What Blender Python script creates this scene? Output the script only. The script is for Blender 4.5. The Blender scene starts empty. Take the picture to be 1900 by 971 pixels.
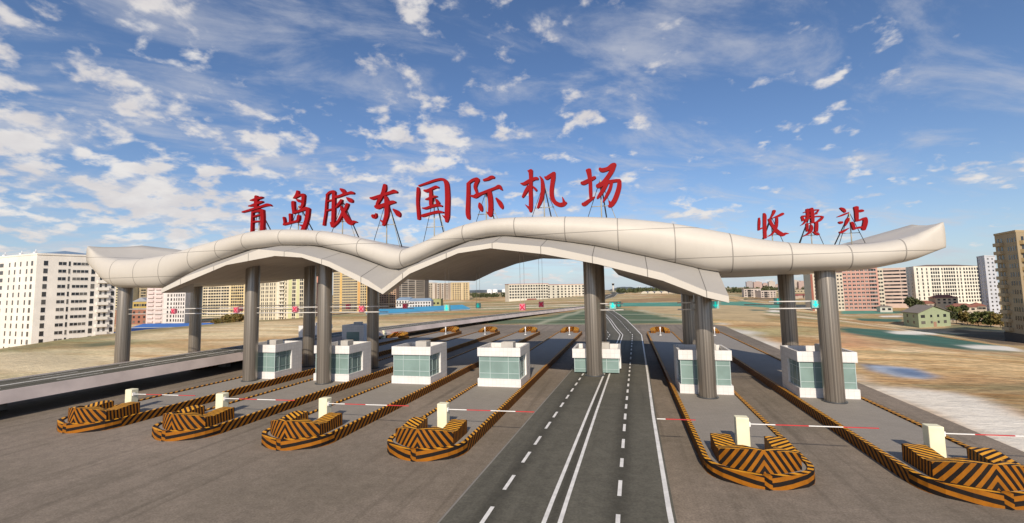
import bpy, bmesh, math, random
import numpy as np
from mathutils import Vector, Matrix
random.seed(7)
LET=((-33.41,13.34,16.87,(((-0.748,16.5,0.094),(-0.27,16.564,0.233),(0.18,16.659,0.255),(0.603,16.714,0.139)),((-0.932,15.973,0.094),(-0.453,16.026,0.233),(0.195,16.215,0.232),(0.617,16.3,0.166)),((-1.625,15.444,0.141),(-0.892,15.568,0.187),(-0.139,15.71,0.209),(0.656,15.868,0.207),(1.051,15.947,0.253),(1.349,15.948,0.229),(1.624,15.825,0.091)),((-0.104,16.87,0.279),(-0.085,16.318,0.395),(-0.115,15.729,0.325)),((-0.455,15.392,0.186),(-0.454,14.655,0.232),(-0.46,13.396,0.254)),((-0.503,15.311,0.163),(-0.029,15.429,0.185),(0.57,15.475,0.276)),((0.645,15.47,0.368),(0.699,14.587,0.413),(0.69,13.337,0.388)),((-0.387,14.882,0.139),(0.036,14.995,0.148),(0.484,15.061,0.115)),((-0.37,14.397,0.139),(0.055,14.449,0.148),(0.504,14.452,0.115)))),(-29.033,13.28,17.02,(((0.101,17.019,0.223),(0.062,16.671,0.379),(-0.149,16.48,0.246),(-0.337,16.369,0.067)),((-0.076,16.454,0.179),(0.396,16.626,0.2),(0.753,16.58,0.31)),((0.753,16.559,0.355),(0.731,16.089,0.332),(0.679,15.683,0.31),(0.495,15.449,0.243),(0.303,15.577,0.067)),((0.024,16.261,0.111),(0.29,16.078,0.244),(0.506,15.981,0.177)),((-0.353,16.04,0.335),(-0.317,15.584,0.335),(-0.231,15.004,0.267)),((-0.327,15.03,0.245),(0.195,15.12,0.222),(0.713,15.251,0.265),(1.088,15.329,0.308),(1.327,15.151,0.395)),((1.278,15.235,0.395),(1.2,14.549,0.395),(1.025,13.95,0.395),(0.801,13.476,0.395),(0.665,13.28,0.307)),((0.439,13.861,0.066),(0.795,13.74,0.263)),((-1.327,14.659,0.18),(-1.221,14.323,0.202),(-1.212,13.993,0.179)),((-1.308,13.999,0.202),(-0.733,14.09,0.201),(-0.02,14.213,0.186),(0.215,14.281,0.133)),((-0.611,14.904,0.29),(-0.576,14.491,0.267),(-0.591,14.123,0.245)),((0.299,14.725,0.265),(0.261,14.36,0.309),(0.076,14.146,0.177)))),(-24.411,13.52,16.87,(((-1.371,16.483,0.195),(-1.449,15.681,0.216),(-1.503,14.878,0.216),(-1.626,14.083,0.215),(-1.679,13.705,0.237)),((-1.452,16.388,0.195),(-1.19,16.611,0.216),(-0.917,16.692,0.216),(-0.688,16.675,0.258)),((-0.688,16.655,0.323),(-0.698,15.831,0.343),(-0.704,14.828,0.364),(-0.734,13.911,0.341),(-0.773,13.515,0.298)),((-0.998,13.926,0.086),(-0.82,13.617,0.256)),((-1.406,15.831,0.13),(-0.904,15.925,0.138)),((-1.482,14.978,0.173),(-0.89,15.101,0.137)),((-0.729,13.572,0.256),(-0.282,13.886,0.221),(0.027,14.305,0.246),(0.246,14.689,0.297),(0.554,15.107,0.317),(0.705,15.455,0.317)),((0.035,15.3,0.149),(0.243,14.888,0.297),(0.473,14.437,0.38),(0.792,13.983,0.442),(1.106,13.728,0.377),(1.37,13.831,0.251),(1.679,13.774,0.063)),((-0.024,16.867,0.128),(0.194,16.73,0.32),(0.423,16.493,0.298)),((-0.544,16.174,0.258),(-0.092,16.23,0.214),(0.357,16.357,0.234),(0.805,16.425,0.212),(1.117,16.442,0.275),(1.34,16.358,0.169)),((0.13,15.853,0.234),(-0.082,15.588,0.277),(-0.305,15.363,0.214),(-0.429,15.191,0.085)),((0.653,16.036,0.106),(0.901,15.84,0.338),(1.135,15.672,0.337),(1.207,15.58,0.126)))),(-20.032,13.36,16.91,(((-0.018,16.909,0.287),(-0.046,16.579,0.41),(-0.152,16.235,0.369),(-0.406,15.785,0.328),(-0.662,15.412,0.288),(-0.768,15.106,0.247)),((-1.422,15.856,0.124),(-1.14,15.797,0.289),(-0.622,15.917,0.268),(0.02,16.066,0.246),(0.531,16.185,0.265),(0.87,16.257,0.325),(1.165,16.157,0.162)),((-0.94,15.079,0.206),(-0.659,14.982,0.369),(-0.188,15.107,0.327),(0.407,15.261,0.325),(0.788,15.332,0.284),(0.999,15.298,0.162)),((0.064,15.849,0.245),(0.194,15.392,0.428),(0.197,14.849,0.407),(0.178,14.23,0.406),(0.032,13.775,0.365),(-0.052,13.51,0.325),(-0.158,13.362,0.162)),((-0.429,13.841,0.049),(-0.095,13.628,0.244)),((-1.215,14.296,0.206),(-1.041,14.188,0.39),(-0.891,14.198,0.328),(-0.828,14.447,0.082)),((0.811,14.712,0.121),(1.128,14.442,0.362),(1.338,14.198,0.402),(1.422,14.02,0.16)))),(-15.569,13.33,16.97,(((-1.335,16.41,0.201),(-1.313,15.999,0.313),(-1.36,15.144,0.267),(-1.293,14.284,0.288),(-1.248,13.705,0.266)),((-1.251,16.563,0.125),(-0.46,16.751,0.186),(0.224,16.919,0.203),(0.767,16.973,0.202),(1.082,16.884,0.241)),((1.082,16.884,0.241),(1.294,16.485,0.392),(1.361,15.38,0.434),(1.33,14.329,0.432),(1.303,13.702,0.41),(1.256,13.328,0.216)),((0.891,13.903,0.052),(1.192,13.667,0.238)),((-0.76,16.13,0.156),(-0.508,16.069,0.266),(-0.052,16.227,0.243),(0.312,16.348,0.242),(0.56,16.287,0.132)),((-0.143,16.063,0.265),(-0.146,15.402,0.308),(-0.149,14.849,0.286)),((-0.639,15.351,0.08),(-0.328,15.393,0.221),(0.081,15.513,0.198),(0.42,15.531,0.11)),((0.329,15.283,0.153),(0.44,15.063,0.262),(0.574,14.906,0.24)),((-0.916,14.622,0.097),(-0.605,14.581,0.199),(-0.059,14.715,0.22),(0.484,14.785,0.24),(0.864,14.675,0.131)),((-1.009,13.968,0.199),(-0.744,13.994,0.265),(-0.152,14.127,0.219),(0.525,14.212,0.24),(0.981,14.141,0.13)))),(-10.96,13.44,16.78,(((-1.409,16.419,0.299),(-1.418,15.667,0.32),(-1.45,14.836,0.34),(-1.481,14.007,0.361),(-1.421,13.589,0.296),(-1.345,13.44,0.148)),((-1.497,16.363,0.193),(-1.08,16.644,0.235),(-0.689,16.738,0.255),(-0.539,16.642,0.255)),((-0.561,16.644,0.297),(-0.738,16.325,0.318),(-0.806,16.038,0.276),(-0.703,15.697,0.212),(-0.662,15.528,0.19)),((-1.304,15.4,0.106),(-0.924,15.298,0.254),(-0.751,15.327,0.381),(-0.319,15.482,0.253),(0.282,15.666,0.252),(0.878,15.847,0.229),(1.217,15.945,0.333),(1.382,15.768,0.207),(1.497,15.649,0.075)),((-0.089,16.585,0.169),(0.297,16.658,0.252),(0.597,16.778,0.273),(0.83,16.738,0.188)),((0.409,15.656,0.293),(0.464,15.116,0.397),(0.497,14.498,0.396),(0.466,13.886,0.395),(0.461,13.579,0.249)),((0.136,13.947,0.063),(0.379,13.727,0.25)),((-0.467,14.727,0.105),(-0.398,14.434,0.357),(-0.295,14.139,0.252),(-0.276,14.014,0.105)),((0.97,15.019,0.145),(1.236,14.653,0.331),(1.418,14.314,0.309),(1.478,14.127,0.144)))),(-6.133,13.73,17.06,(((-1.818,16.08,0.054),(-1.51,16.024,0.271),(-1.052,16.235,0.293),(-0.598,16.378,0.247),(-0.397,16.34,0.201)),((-0.965,17.061,0.361),(-0.957,16.43,0.293),(-1.001,15.536,0.314),(-0.999,14.642,0.313),(-1.028,13.975,0.313),(-1.043,13.732,0.179)),((-1.192,17.045,0.091),(-0.899,16.966,0.226)),((-1.448,14.315,0.054),(-1.126,14.004,0.224)),((-1.153,15.794,0.27),(-1.388,15.385,0.293),(-1.6,15.042,0.203),(-1.679,14.922,0.099)),((-0.816,15.746,0.112),(-0.619,15.529,0.201),(-0.524,15.388,0.161)),((-0.228,16.514,0.08),(-0.065,16.223,0.223),(-0.012,15.684,0.311),(-0.049,15.108,0.311),(-0.196,14.586,0.288),(-0.385,14.155,0.2),(-0.469,13.992,0.124)),((0.149,16.438,0.089),(0.338,16.346,0.311),(0.652,16.521,0.288),(0.897,16.634,0.309)),((0.931,16.72,0.221),(0.844,16.283,0.353),(0.74,15.714,0.331),(0.682,15.187,0.331),(0.734,14.698,0.33),(0.943,14.331,0.329),(1.287,14.132,0.327),(1.591,14.156,0.326),(1.819,14.271,0.156)),((1.521,14.717,0.052),(1.6,14.461,0.174),(1.658,14.217,0.261)))),(-1.681,13.77,16.99,(((-0.861,16.702,0.43),(-0.791,16.251,0.343),(-0.75,15.595,0.278),(-0.751,14.945,0.277),(-0.745,14.491,0.234)),((-1.454,15.746,0.172),(-1.233,15.72,0.322),(-0.803,15.904,0.3),(-0.461,16.049,0.256),(-0.334,16.074,0.154)),((-1.422,14.092,0.193),(-1.245,14.063,0.321),(-0.9,14.286,0.256),(-0.556,14.499,0.149),(-0.44,14.586,0.051)),((-0.017,16.741,0.192),(0.187,16.602,0.319),(0.606,16.674,0.296),(0.946,16.882,0.359),(1.155,16.971,0.253)),((1.115,16.987,0.337),(0.933,16.538,0.358),(0.669,16.129,0.338),(0.366,15.766,0.317),(0.065,15.51,0.254)),((-0.272,15.428,0.234),(-0.105,15.415,0.382),(0.318,15.597,0.338),(0.818,15.665,0.252),(1.23,15.696,0.23),(1.454,15.657,0.272)),((1.433,15.637,0.313),(1.396,15.213,0.355),(1.232,14.671,0.375),(1.008,14.175,0.376),(0.75,13.852,0.334),(0.562,13.771,0.167)),((0.57,14.214,0.05),(0.693,13.984,0.251)),((0.482,15.541,0.295),(0.259,15.128,0.296),(-0.003,14.761,0.275),(-0.221,14.497,0.169),(-0.295,14.429,0.064)),((0.856,15.598,0.231),(0.714,15.094,0.252),(0.448,14.599,0.231),(0.227,14.23,0.147),(0.148,14.115,0.051)))),(9.977,10.84,12.71,(((-0.822,12.262,0.104),(-0.84,11.961,0.169),(-0.87,11.661,0.156),(-0.897,11.416,0.13)),((-0.947,11.405,0.052),(-0.782,11.492,0.104),(-0.58,11.591,0.078)),((-0.533,12.569,0.078),(-0.469,12.406,0.22),(-0.505,11.805,0.22),(-0.526,11.261,0.219),(-0.539,10.839,0.206)),((0.152,12.709,0.219),(0.088,12.536,0.18),(-0.048,12.298,0.116),(-0.14,12.194,0.064)),((-0.031,12.188,0.039),(0.242,12.281,0.128),(0.465,12.363,0.179),(0.639,12.447,0.192),(0.723,12.442,0.115)),((0.286,12.196,0.154),(0.253,11.872,0.192),(0.199,11.576,0.192),(0.085,11.311,0.154),(-0.125,11.05,0.103),(-0.377,10.905,0.031)),((-0.192,12.143,0.194),(-0.101,11.837,0.206),(0.052,11.557,0.218),(0.228,11.276,0.256),(0.457,11.075,0.268),(0.597,11.014,0.229),(0.745,11.074,0.152),(0.947,11.064,0.03)))),(12.381,10.81,12.72,(((-0.462,12.471,0.048),(-0.219,12.536,0.108),(0.187,12.598,0.097),(0.467,12.603,0.06)),((0.497,12.601,0.032),(0.357,12.443,0.107),(0.279,12.333,0.086)),((-0.564,12.212,0.119),(-0.239,12.238,0.097),(0.068,12.311,0.107),(0.36,12.339,0.047)),((-0.565,12.189,0.162),(-0.528,11.979,0.151),(-0.534,11.899,0.078)),((-0.583,11.913,0.086),(-0.354,12.015,0.097),(-0.007,12.098,0.097),(0.277,12.15,0.086),(0.555,12.144,0.085),(0.701,12.094,0.096)),((0.68,12.08,0.117),(0.52,11.918,0.17),(0.374,11.812,0.128),(0.2,11.749,0.06)),((-0.21,12.674,0.205),(-0.211,12.351,0.183),(-0.26,12.078,0.172),(-0.385,11.856,0.129),(-0.538,11.681,0.075),(-0.702,11.579,0.022)),((0.034,12.716,0.215),(0.054,12.404,0.236),(0.061,12.059,0.214),(0.051,11.762,0.182)),((-0.305,11.691,0.15),(-0.312,11.439,0.172),(-0.33,11.176,0.129)),((-0.367,11.666,0.047),(-0.073,11.712,0.054),(0.251,11.762,0.085)),((0.27,11.75,0.192),(0.251,11.477,0.213),(0.21,11.16,0.213)),((-0.081,11.586,0.118),(-0.055,11.379,0.203),(-0.152,11.133,0.171),(-0.344,10.96,0.107),(-0.615,10.813,0.032)),((0.017,11.113,0.06),(0.179,11.002,0.171),(0.314,10.927,0.149),(0.384,10.946,0.064)))),(14.745,10.99,12.65,(((-0.61,12.647,0.086),(-0.469,12.55,0.196),(-0.376,12.425,0.184),(-0.36,12.332,0.088)),((-0.819,12.051,0.044),(-0.567,12.134,0.11),(-0.31,12.237,0.11),(-0.147,12.3,0.068)),((-0.758,11.683,0.11),(-0.646,11.651,0.184),(-0.553,11.685,0.11)),((-0.198,11.901,0.158),(-0.278,11.735,0.195),(-0.358,11.555,0.134),(-0.418,11.414,0.054)),((-0.761,10.994,0.122),(-0.623,11.018,0.159),(-0.411,11.138,0.11),(-0.199,11.263,0.029)),((0.305,12.632,0.292),(0.306,12.33,0.231),(0.292,11.99,0.218),(0.284,11.728,0.182)),((0.398,12.371,0.146),(0.6,12.377,0.182),(0.706,12.357,0.109)),((0.228,11.726,0.133),(0.465,11.757,0.121),(0.695,11.848,0.145),(0.819,11.867,0.145)),((0.762,11.857,0.241),(0.769,11.648,0.265),(0.706,11.392,0.265),(0.619,11.123,0.229)),((-0.026,11.628,0.17),(0.038,11.428,0.194),(0.085,11.151,0.157)),((0.066,11.192,0.121),(0.317,11.256,0.133),(0.563,11.269,0.133)))))
CREST=[(-48.54,12.43),(-47.32,11.53),(-45.05,11.1),(-42.29,11.09),(-39.43,11.34),(-36.27,11.94),(-33.39,12.46),(-30.72,12.92),(-28.78,13.02),(-27.1,12.95),(-25.14,12.8),(-23.53,12.63),(-21.67,12.28),(-19.94,11.81),(-18.36,11.36),(-16.77,10.88),(-16.19,10.86),(-14.56,11.39),(-13.05,12.04),(-11.36,12.5),(-9.42,12.79),(-7.51,12.79),(-5.73,12.72),(-3.96,12.63),(-2.17,12.5),(-0.46,12.32),(1.26,12.08),(3.09,11.76),(4.67,11.39),(6.42,10.95),(8.05,10.5),(9.69,10.19),(11.27,10.02),(12.81,9.88),(14.26,9.91),(15.52,10.11),(16.58,10.32),(17.59,11.05)]
TBOT=[(-45.48,8.52),(-42.71,8.43),(-39.66,8.35),(-38.25,9.02),(-36.34,9.83),(-33.41,10.68),(-32.28,10.98),(-30.81,11.38),(-29.45,11.44),(-27.29,11.56),(-23.82,11.39),(-20.3,10.42),(-17.03,9.19),(-14.83,9.89),(-13.05,10.69),(-11.45,11.11),(-9.48,11.46),(-7.76,11.4),(-5.78,11.1),(-2.14,10.47),(1.25,9.61),(4.7,8.64),(5.94,8.38),(8.06,8.37),(10.66,8.36),(14.01,8.36),(16.18,8.82),(17.63,9.53)]
FLOW=((-36.68,7.89),(-35.53,8.3),(-30.25,9.96),(-25.76,10.5),(-23.36,10.29),(-21.04,9.53),(-17.93,8.09),(-16.65,7.46),(-14.58,8.84),(-10.99,10.12),(-8.7,10.36),(-5.08,9.82),(-3.22,9.41),(-1.69,9.06),(-0.72,8.77),(2.1,7.94),(4.46,6.91),(5.69,6.58))
FTOP=((-36.86,8.16),(-34.2,9.18),(-30.26,10.21),(-27.25,11.06),(-24.32,10.73),(-21.05,9.93),(-17.81,8.47),(-16.74,7.8),(-14.58,9.25),(-10.98,10.45),(-8.32,10.73),(-4.72,10.26),(-1.68,9.48),(2.12,8.4),(4.48,7.29),(5.71,6.95))
REG=(((0.085,0.14,0.09),4,((-38.3,102.4),(-19.2,98.8),(18.1,101.3),(13.2,117.3),(2.5,156.6),(-11.4,223.3),(-16.2,176.8),(-24.1,124.0))),((0.3,0.33,0.22),1,((-19.2,98.8),(17.9,100.0),(18.3,102.1),(-19.9,102.1))),((0.5,0.38,0.22),3,((2.6,160.5),(17.4,121.3),(27.2,103.2),(102.5,386.1),(3.4,204.8))),((0.07,0.28,0.23),3,((-4.2,255.0),(32.5,249.9),(25.4,195.8),(-3.4,200.6))),((0.33,0.22,0.12),3,((-5.5,333.7),(70.5,399.0),(49.1,278.3),(-4.4,265.7))),((0.07,0.28,0.23),3,((51.8,285.7),(91.4,414.1),(106.9,414.9),(127.8,428.5),(118.5,397.8),(51.8,228.5),(38.1,210.3))),((0.8,0.76,0.68),2,((48.9,182.6),(86.4,290.5),(54.5,183.4),(44.6,162.9))),((0.035,0.13,0.11),3,((41.1,174.3),(51.2,191.1),(102.9,345.7),(86.4,290.5),(48.1,179.6),(39.6,163.5))),((0.07,0.28,0.23),3,((151.0,381.3),(174.9,379.0),(180.4,364.2),(169.5,342.4),(133.8,338.3))),((0.8,0.76,0.68),2,((146.5,320.9),(159.2,321.8),(151.5,306.3),(141.4,307.1))),((0.035,0.13,0.11),4,((40.1,101.9),(51.5,110.3),(64.0,116.5),(62.6,97.2),(56.7,84.5),(48.0,71.6),(40.9,68.3),(37.6,69.6),(35.9,73.5),(34.8,77.8),(34.9,88.9))),((0.035,0.13,0.11),4,((124.4,298.3),(143.5,290.3),(135.3,274.0),(119.3,279.0))),((0.8,0.76,0.68),2,((46.5,99.5),(111.0,205.6),(72.6,131.9),(51.3,100.0),(45.4,94.0))),((0.8,0.76,0.68),2,((43.7,76.0),(67.1,103.2),(59.9,89.1),(52.2,77.8),(42.3,70.6))),((0.62,0.33,0.18),8,((33.5,85.3),(33.2,76.9),(30.8,69.1),(26.2,64.7),(26.5,67.7))),((0.11,0.085,0.06),4,((135.2,235.2),(134.2,222.9),(145.6,216.0),(92.6,137.7),(75.2,119.5),(84.5,145.3))),((0.2,0.2,0.12),5,((148.8,262.2),(159.5,246.4),(144.3,223.1),(136.3,240.5))),((0.07,0.07,0.09),2,((21.3,51.2),(23.1,49.8),(22.5,48.6),(20.1,45.6),(20.1,46.6))),((0.42,0.5,0.62),2,((21.3,49.6),(23.3,49.2),(24.4,48.1),(23.9,44.7),(22.5,43.1),(20.9,43.7),(20.3,45.7))),((0.15,0.23,0.38),2,((22.2,48.4),(24.3,47.9),(23.8,44.6),(22.7,43.7),(21.7,45.1))),((0.82,0.78,0.7),2.6,((17.1,39.9),(18.3,39.6),(19.9,39.5),(21.9,38.2),(22.4,36.4),(21.8,34.0),(21.4,32.4),(21.7,30.2),(15.9,22.4),(16.2,24.8),(16.2,27.6),(16.4,32.2),(16.3,37.3))),((0.72,0.68,0.6),4,((18.9,103.9),(18.7,92.0),(19.7,78.4),(18.5,65.2),(17.2,60.6),(16.9,70.8),(17.1,88.0))),((0.72,0.68,0.6),4,((18.6,45.4),(17.1,39.0),(16.9,33.1),(17.1,35.9),(16.9,39.3),(17.2,42.0))),((0.66,0.55,0.36),10,((-90.2,46.7),(-83.7,48.1),(-65.8,43.8),(-55.7,38.5),(-58.9,32.8),(-65.6,31.9),(-90.2,43.6))),((0.16,0.17,0.1),6,((-94.8,56.0),(-91.4,58.5),(-88.0,63.1),(-81.1,58.1),(-80.6,53.6),(-84.6,52.2))))  # ground colour plots; the dark brown one is the brown tower's shadow, painted
BD={'A':(((-235.89,112.07),(-190.47,106.02),(-182.01,124.78)),-10.69,22.7),'Bk':(((-310.89,232.31),(-274.6,229.1),(-282.35,239.59)),-11.89,24.1),'C':(((-367.18,321.82),(-318.18,323.94)),-12.06,27.07),'Dd':(((-255.23,269.37),(-217.98,268.49)),-13.59,33.54),'E':(((-241.68,306.74),(-232.62,309.05)),-10.16,22.45),'F':(((-269.41,371.87),(-228.4,371.97)),-14.49,33.12),'F2':(((-251.58,423.07),(-234.13,427.53)),-12.26,15.78),'G':(((-295.0,535.79),(-252.98,536.16)),-5.08,24.23),'H1':(((-291.46,619.55),(-278.49,617.69)),-8.29,21.6),'H2':(((-278.49,617.69),(-250.36,619.69)),-8.53,20.83),'H3':(((-242.77,600.91),(-219.22,612.1)),-10.72,20.69),'I1':(((-159.64,291.53),(-149.41,292.06)),-5.04,2.6),'I2':(((-144.01,279.94),(-129.15,283.73)),-4.66,1.89),'J':(((-160.82,353.33),(-152.88,355.35)),-5.2,1.6),'L1':(((-128.99,490.39),(-88.17,516.36)),-2.53,14.95),'L2':(((-88.17,516.36),(-78.5,527.11)),-3.09,13.82),'L3':(((-80.78,533.79),(-50.68,551.83)),-3.03,13.88),'T1':(((-267.34,864.12),),-1.01,11.34),'T1r':(((-256.9,866.79),),-1.01,11.34),'T2':(((-238.1,871.59),),-1.59,11.29),'O':(((-34.6,1182.28),),-4.05,22.02),'Pd':(((23.93,835.3),(91.51,811.09)),-8.52,-1.08),'Q1':(((126.77,555.68),(143.79,554.84)),-6.54,4.19),'Q2':(((140.91,543.75),(156.83,547.81)),-7.13,1.93),'Rr':(((204.84,715.51),(247.36,705.64)),-9.72,0.8),'U0':(((130.81,375.54),(151.46,375.62)),-11.34,15.58),'U':(((151.46,375.62),(172.55,373.75)),-11.38,19.16),'U2':(((173.97,378.26),(178.45,379.4)),-9.88,18.17),'U3':(((185.43,394.31),(199.12,392.63)),-8.64,18.57),'V':(((211.34,418.17),(204.64,393.69),(262.78,424.05)),-8.41,19.77),'W':(((208.82,337.85),(203.98,324.2),(214.08,331.95)),-10.72,22.48),'X':(((110.72,171.05),(108.78,160.21),(152.12,183.69)),-10.29,21.62),'Y':(((127.23,256.29),(126.72,243.67),(144.08,253.3)),-12.48,-5.93),'hut':(((163.9,355.65),(170.82,355.34)),-11.14,-8.08),'h1':(((198.84,362.11),(210.61,360.96)),-7.22,-2.56),'h2':(((177.49,310.17),(187.65,307.57)),-8.83,-6.4),'h3':(((193.01,321.4),(199.04,318.79)),-9.18,-6.37),'h4':(((187.96,359.52),(200.14,362.63)),-8.79,-6.28),'blue1':(((-273.03,196.29),(-223.58,203.69)),-10.97,-8.86),'blue2':(((-238.76,163.49),(-203.84,172.41)),-11.75,-8.67),'blue3':(((-84.47,142.83),(-64.67,180.98)),-0.32,0.48),'yel':(((-367.93,264.49),(-356.72,267.36)),-11.54,4.93),'brk':(((-331.22,227.43),(-310.34,232.76)),-10.35,0.03),'cmid':(((-463.7,317.31),(-450.54,320.66)),-15.28,19.79),'cgr':(((-458.07,328.67),(-445.1,331.98)),-16.23,24.82)}
BD_YR=-3.08
TREES=((-207.78,196.92,-5.21),(-197.97,194.14,-4.21),(-217.0,199.9,-6.84),(176.66,346.22,-6.07),(151.82,262.79,-11.96),(154.62,260.38,-11.79),(154.25,253.03,-11.74),(155.82,248.24,-11.62),(156.78,244.36,-11.78),(166.52,281.93,-10.66),(157.14,274.38,-10.69),(183.8,353.27,-6.74))
SIG=(((-39.55,6.28),(-32.67,6.34),(-26.71,6.35),(-20.51,6.32),(-13.24,6.33),(-7.39,6.33),(-1.01,6.38),(5.53,6.35),(11.28,6.33)),((-39.53,6.2),(-26.65,6.31),(-20.5,6.28),(-13.19,6.23),(-7.37,6.28),(-0.75,6.2),(11.26,6.32)))
scene=bpy.context.scene; COL=scene.collection
# ------------------------------------------------------------------ camera
cam=bpy.data.cameras.new('camera'); co=bpy.data.objects.new('camera',cam); COL.objects.link(co)
cam.sensor_width=36; cam.lens=834.942/1900*36; cam.clip_end=20000; cam.clip_start=.1
cam.shift_x=0; cam.shift_y=-(485.5-469.377)/1900
yaw,pitch,roll=0.2482814,0.08467432,-0.01955335
fw=Vector((-math.sin(yaw)*math.cos(pitch),math.cos(yaw)*math.cos(pitch),math.sin(pitch)))
r0=Vector((math.cos(yaw),math.sin(yaw),0)); u0=r0.cross(fw)
rr=math.cos(roll)*r0+math.sin(roll)*u0; uu=-math.sin(roll)*r0+math.cos(roll)*u0
m=Matrix((rr,uu,-fw)).transposed().to_4x4(); m.translation=(0,0,7.5); co.matrix_world=m
scene.camera=co
# ------------------------------------------------------------------ node helpers
def mat(name,rough=.7,spec=.3,metal=0):
    M=bpy.data.materials.new(name); M.use_nodes=True
    b=M.node_tree.nodes['Principled BSDF']; b.inputs['Roughness'].default_value=rough
    b.inputs['Specular IOR Level'].default_value=spec; b.inputs['Metallic'].default_value=metal
    return M,M.node_tree,b
class N:
    def __init__(s,t): s.t=t
    def n(s,ty,**k):
        q=s.t.nodes.new(ty)
        for a,b in k.items(): setattr(q,a,b)
        return q
    def l(s,a,b): s.t.links.new(a,b)
    def val(s,sock,v):
        if hasattr(v,'is_output') or isinstance(v,bpy.types.NodeSocket): s.l(v,sock)
        else: sock.default_value=v
    def math(s,op,a,b=0,c=0,clamp=False):
        q=s.n('ShaderNodeMath',operation=op,use_clamp=clamp)
        for i,v in enumerate((a,b,c)): s.val(q.inputs[i],v)
        return q.outputs[0]
    def mix(s,f,a,b,ty='RGBA',blend='MIX'):
        q=s.n('ShaderNodeMix',data_type='RGBA',blend_type=blend)
        s.val(q.inputs[0],f)
        for i,v in ((6,a),(7,b)):
            if isinstance(v,(tuple,list)): v=tuple(v)+((1,) if len(v)==3 else ())
            s.val(q.inputs[i],v)
        return q.outputs[2]
    def noise(s,vec,scale,detail=4,rough=.55,dist=0):
        q=s.n('ShaderNodeTexNoise'); s.l(vec,q.inputs['Vector']); q.inputs['Scale'].default_value=scale
        q.inputs['Detail'].default_value=detail; q.inputs['Roughness'].default_value=rough; q.inputs['Distortion'].default_value=dist
        return q.outputs['Fac']
    def ramp(s,f,stops):
        q=s.n('ShaderNodeMapRange',interpolation_type='SMOOTHSTEP'); s.l(f,q.inputs[0]); q.inputs[1].default_value=stops[0]; q.inputs[2].default_value=stops[1]
        return q.outputs[0]
    def pos(s): return s.n('ShaderNodeNewGeometry').outputs['Position']
    def obj(s): return s.n('ShaderNodeTexCoord').outputs['Object']
    def scale(s,v,sc):
        q=s.n('ShaderNodeVectorMath',operation='MULTIPLY'); s.l(v,q.inputs[0]); q.inputs[1].default_value=sc; return q.outputs[0]
    def sep(s,v):
        q=s.n('ShaderNodeSeparateXYZ'); s.l(v,q.inputs[0]); return q.outputs
def plain(name,col,rough=.7,spec=.3,var=.12,scale=1.5,metal=0,bump=0):
    M,t,b=mat(name,rough,spec,metal); g=N(t); p=g.pos()
    f=g.noise(p,scale,6,.6)
    f=g.ramp(f,(.3,.7))
    c=g.mix(f,tuple(x*(1-var) for x in col),tuple(min(1,x*(1+var)) for x in col))
    g.l(c,b.inputs['Base Color'])
    if bump:
        q=g.n('ShaderNodeBump'); q.inputs['Strength'].default_value=bump; q.inputs['Distance'].default_value=.02
        g.l(g.noise(p,scale*20,3),q.inputs['Height']); g.l(q.outputs[0],b.inputs['Normal'])
    return M
def asphalt(name,c1,c2,grain=.42,streak=True,wear=False):
    M,t,b=mat(name,.88,.2); g=N(t); p=g.pos()
    big=g.ramp(g.noise(p,.09,5,.6),(.3,.72)); mid=g.noise(p,.9,5,.65); fine=g.ramp(g.noise(p,13,4,.8),(.33,.67)); mott=g.ramp(g.noise(p,2.6,5,.7),(.32,.68))
    c=g.mix(big,c1,c2)
    c=g.mix(g.math('MULTIPLY',g.ramp(mid,(.35,.75)),.35),c,tuple(x*.72 for x in c1))
    if streak:
        st=g.noise(g.scale(p,(1.6,.05,1)),1.0,4,.6); c=g.mix(g.math('MULTIPLY',g.ramp(st,(.5,.72)),.5),c,tuple(x*.55 for x in c1))
    if wear:   # oily bands along the lane lines
        x=g.sep(g.n('ShaderNodeUVMap').outputs[0])[0]; w_=None
        for x0,sg in ((.19,.055),(.755,.055),(.482,.03)):
            d=g.math('DIVIDE',g.math('SUBTRACT',x,x0),sg); q_=g.math('POWER',2.718,g.math('MULTIPLY',g.math('MULTIPLY',d,d),-1)); w_=q_ if w_ is None else g.math('MAXIMUM',w_,q_)
        c=g.mix(g.math('MULTIPLY',w_,.62),c,tuple(v*.42 for v in c1))
    f=g.math('MULTIPLY',g.math('MULTIPLY_ADD',fine,grain,1-grain/2),g.math('MULTIPLY_ADD',mott,.2,.9))
    q=g.n('ShaderNodeVectorMath',operation='SCALE'); g.l(c,q.inputs[0]); g.l(f,q.inputs[3]); g.l(q.outputs[0],b.inputs['Base Color'])
    bp=g.n('ShaderNodeBump'); bp.inputs['Strength'].default_value=.25; bp.inputs['Distance'].default_value=.01; g.l(fine,bp.inputs['Height']); g.l(bp.outputs[0],b.inputs['Normal'])
    return M
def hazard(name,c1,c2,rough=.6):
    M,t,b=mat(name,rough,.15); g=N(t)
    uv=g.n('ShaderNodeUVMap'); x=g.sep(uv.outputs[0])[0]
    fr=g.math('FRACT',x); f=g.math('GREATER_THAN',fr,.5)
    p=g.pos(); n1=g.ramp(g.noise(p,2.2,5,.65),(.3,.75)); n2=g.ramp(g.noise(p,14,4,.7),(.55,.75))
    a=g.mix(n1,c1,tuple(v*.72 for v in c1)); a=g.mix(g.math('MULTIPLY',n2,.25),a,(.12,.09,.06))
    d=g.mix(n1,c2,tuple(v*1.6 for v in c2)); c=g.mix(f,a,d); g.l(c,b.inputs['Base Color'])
    return M
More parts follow.
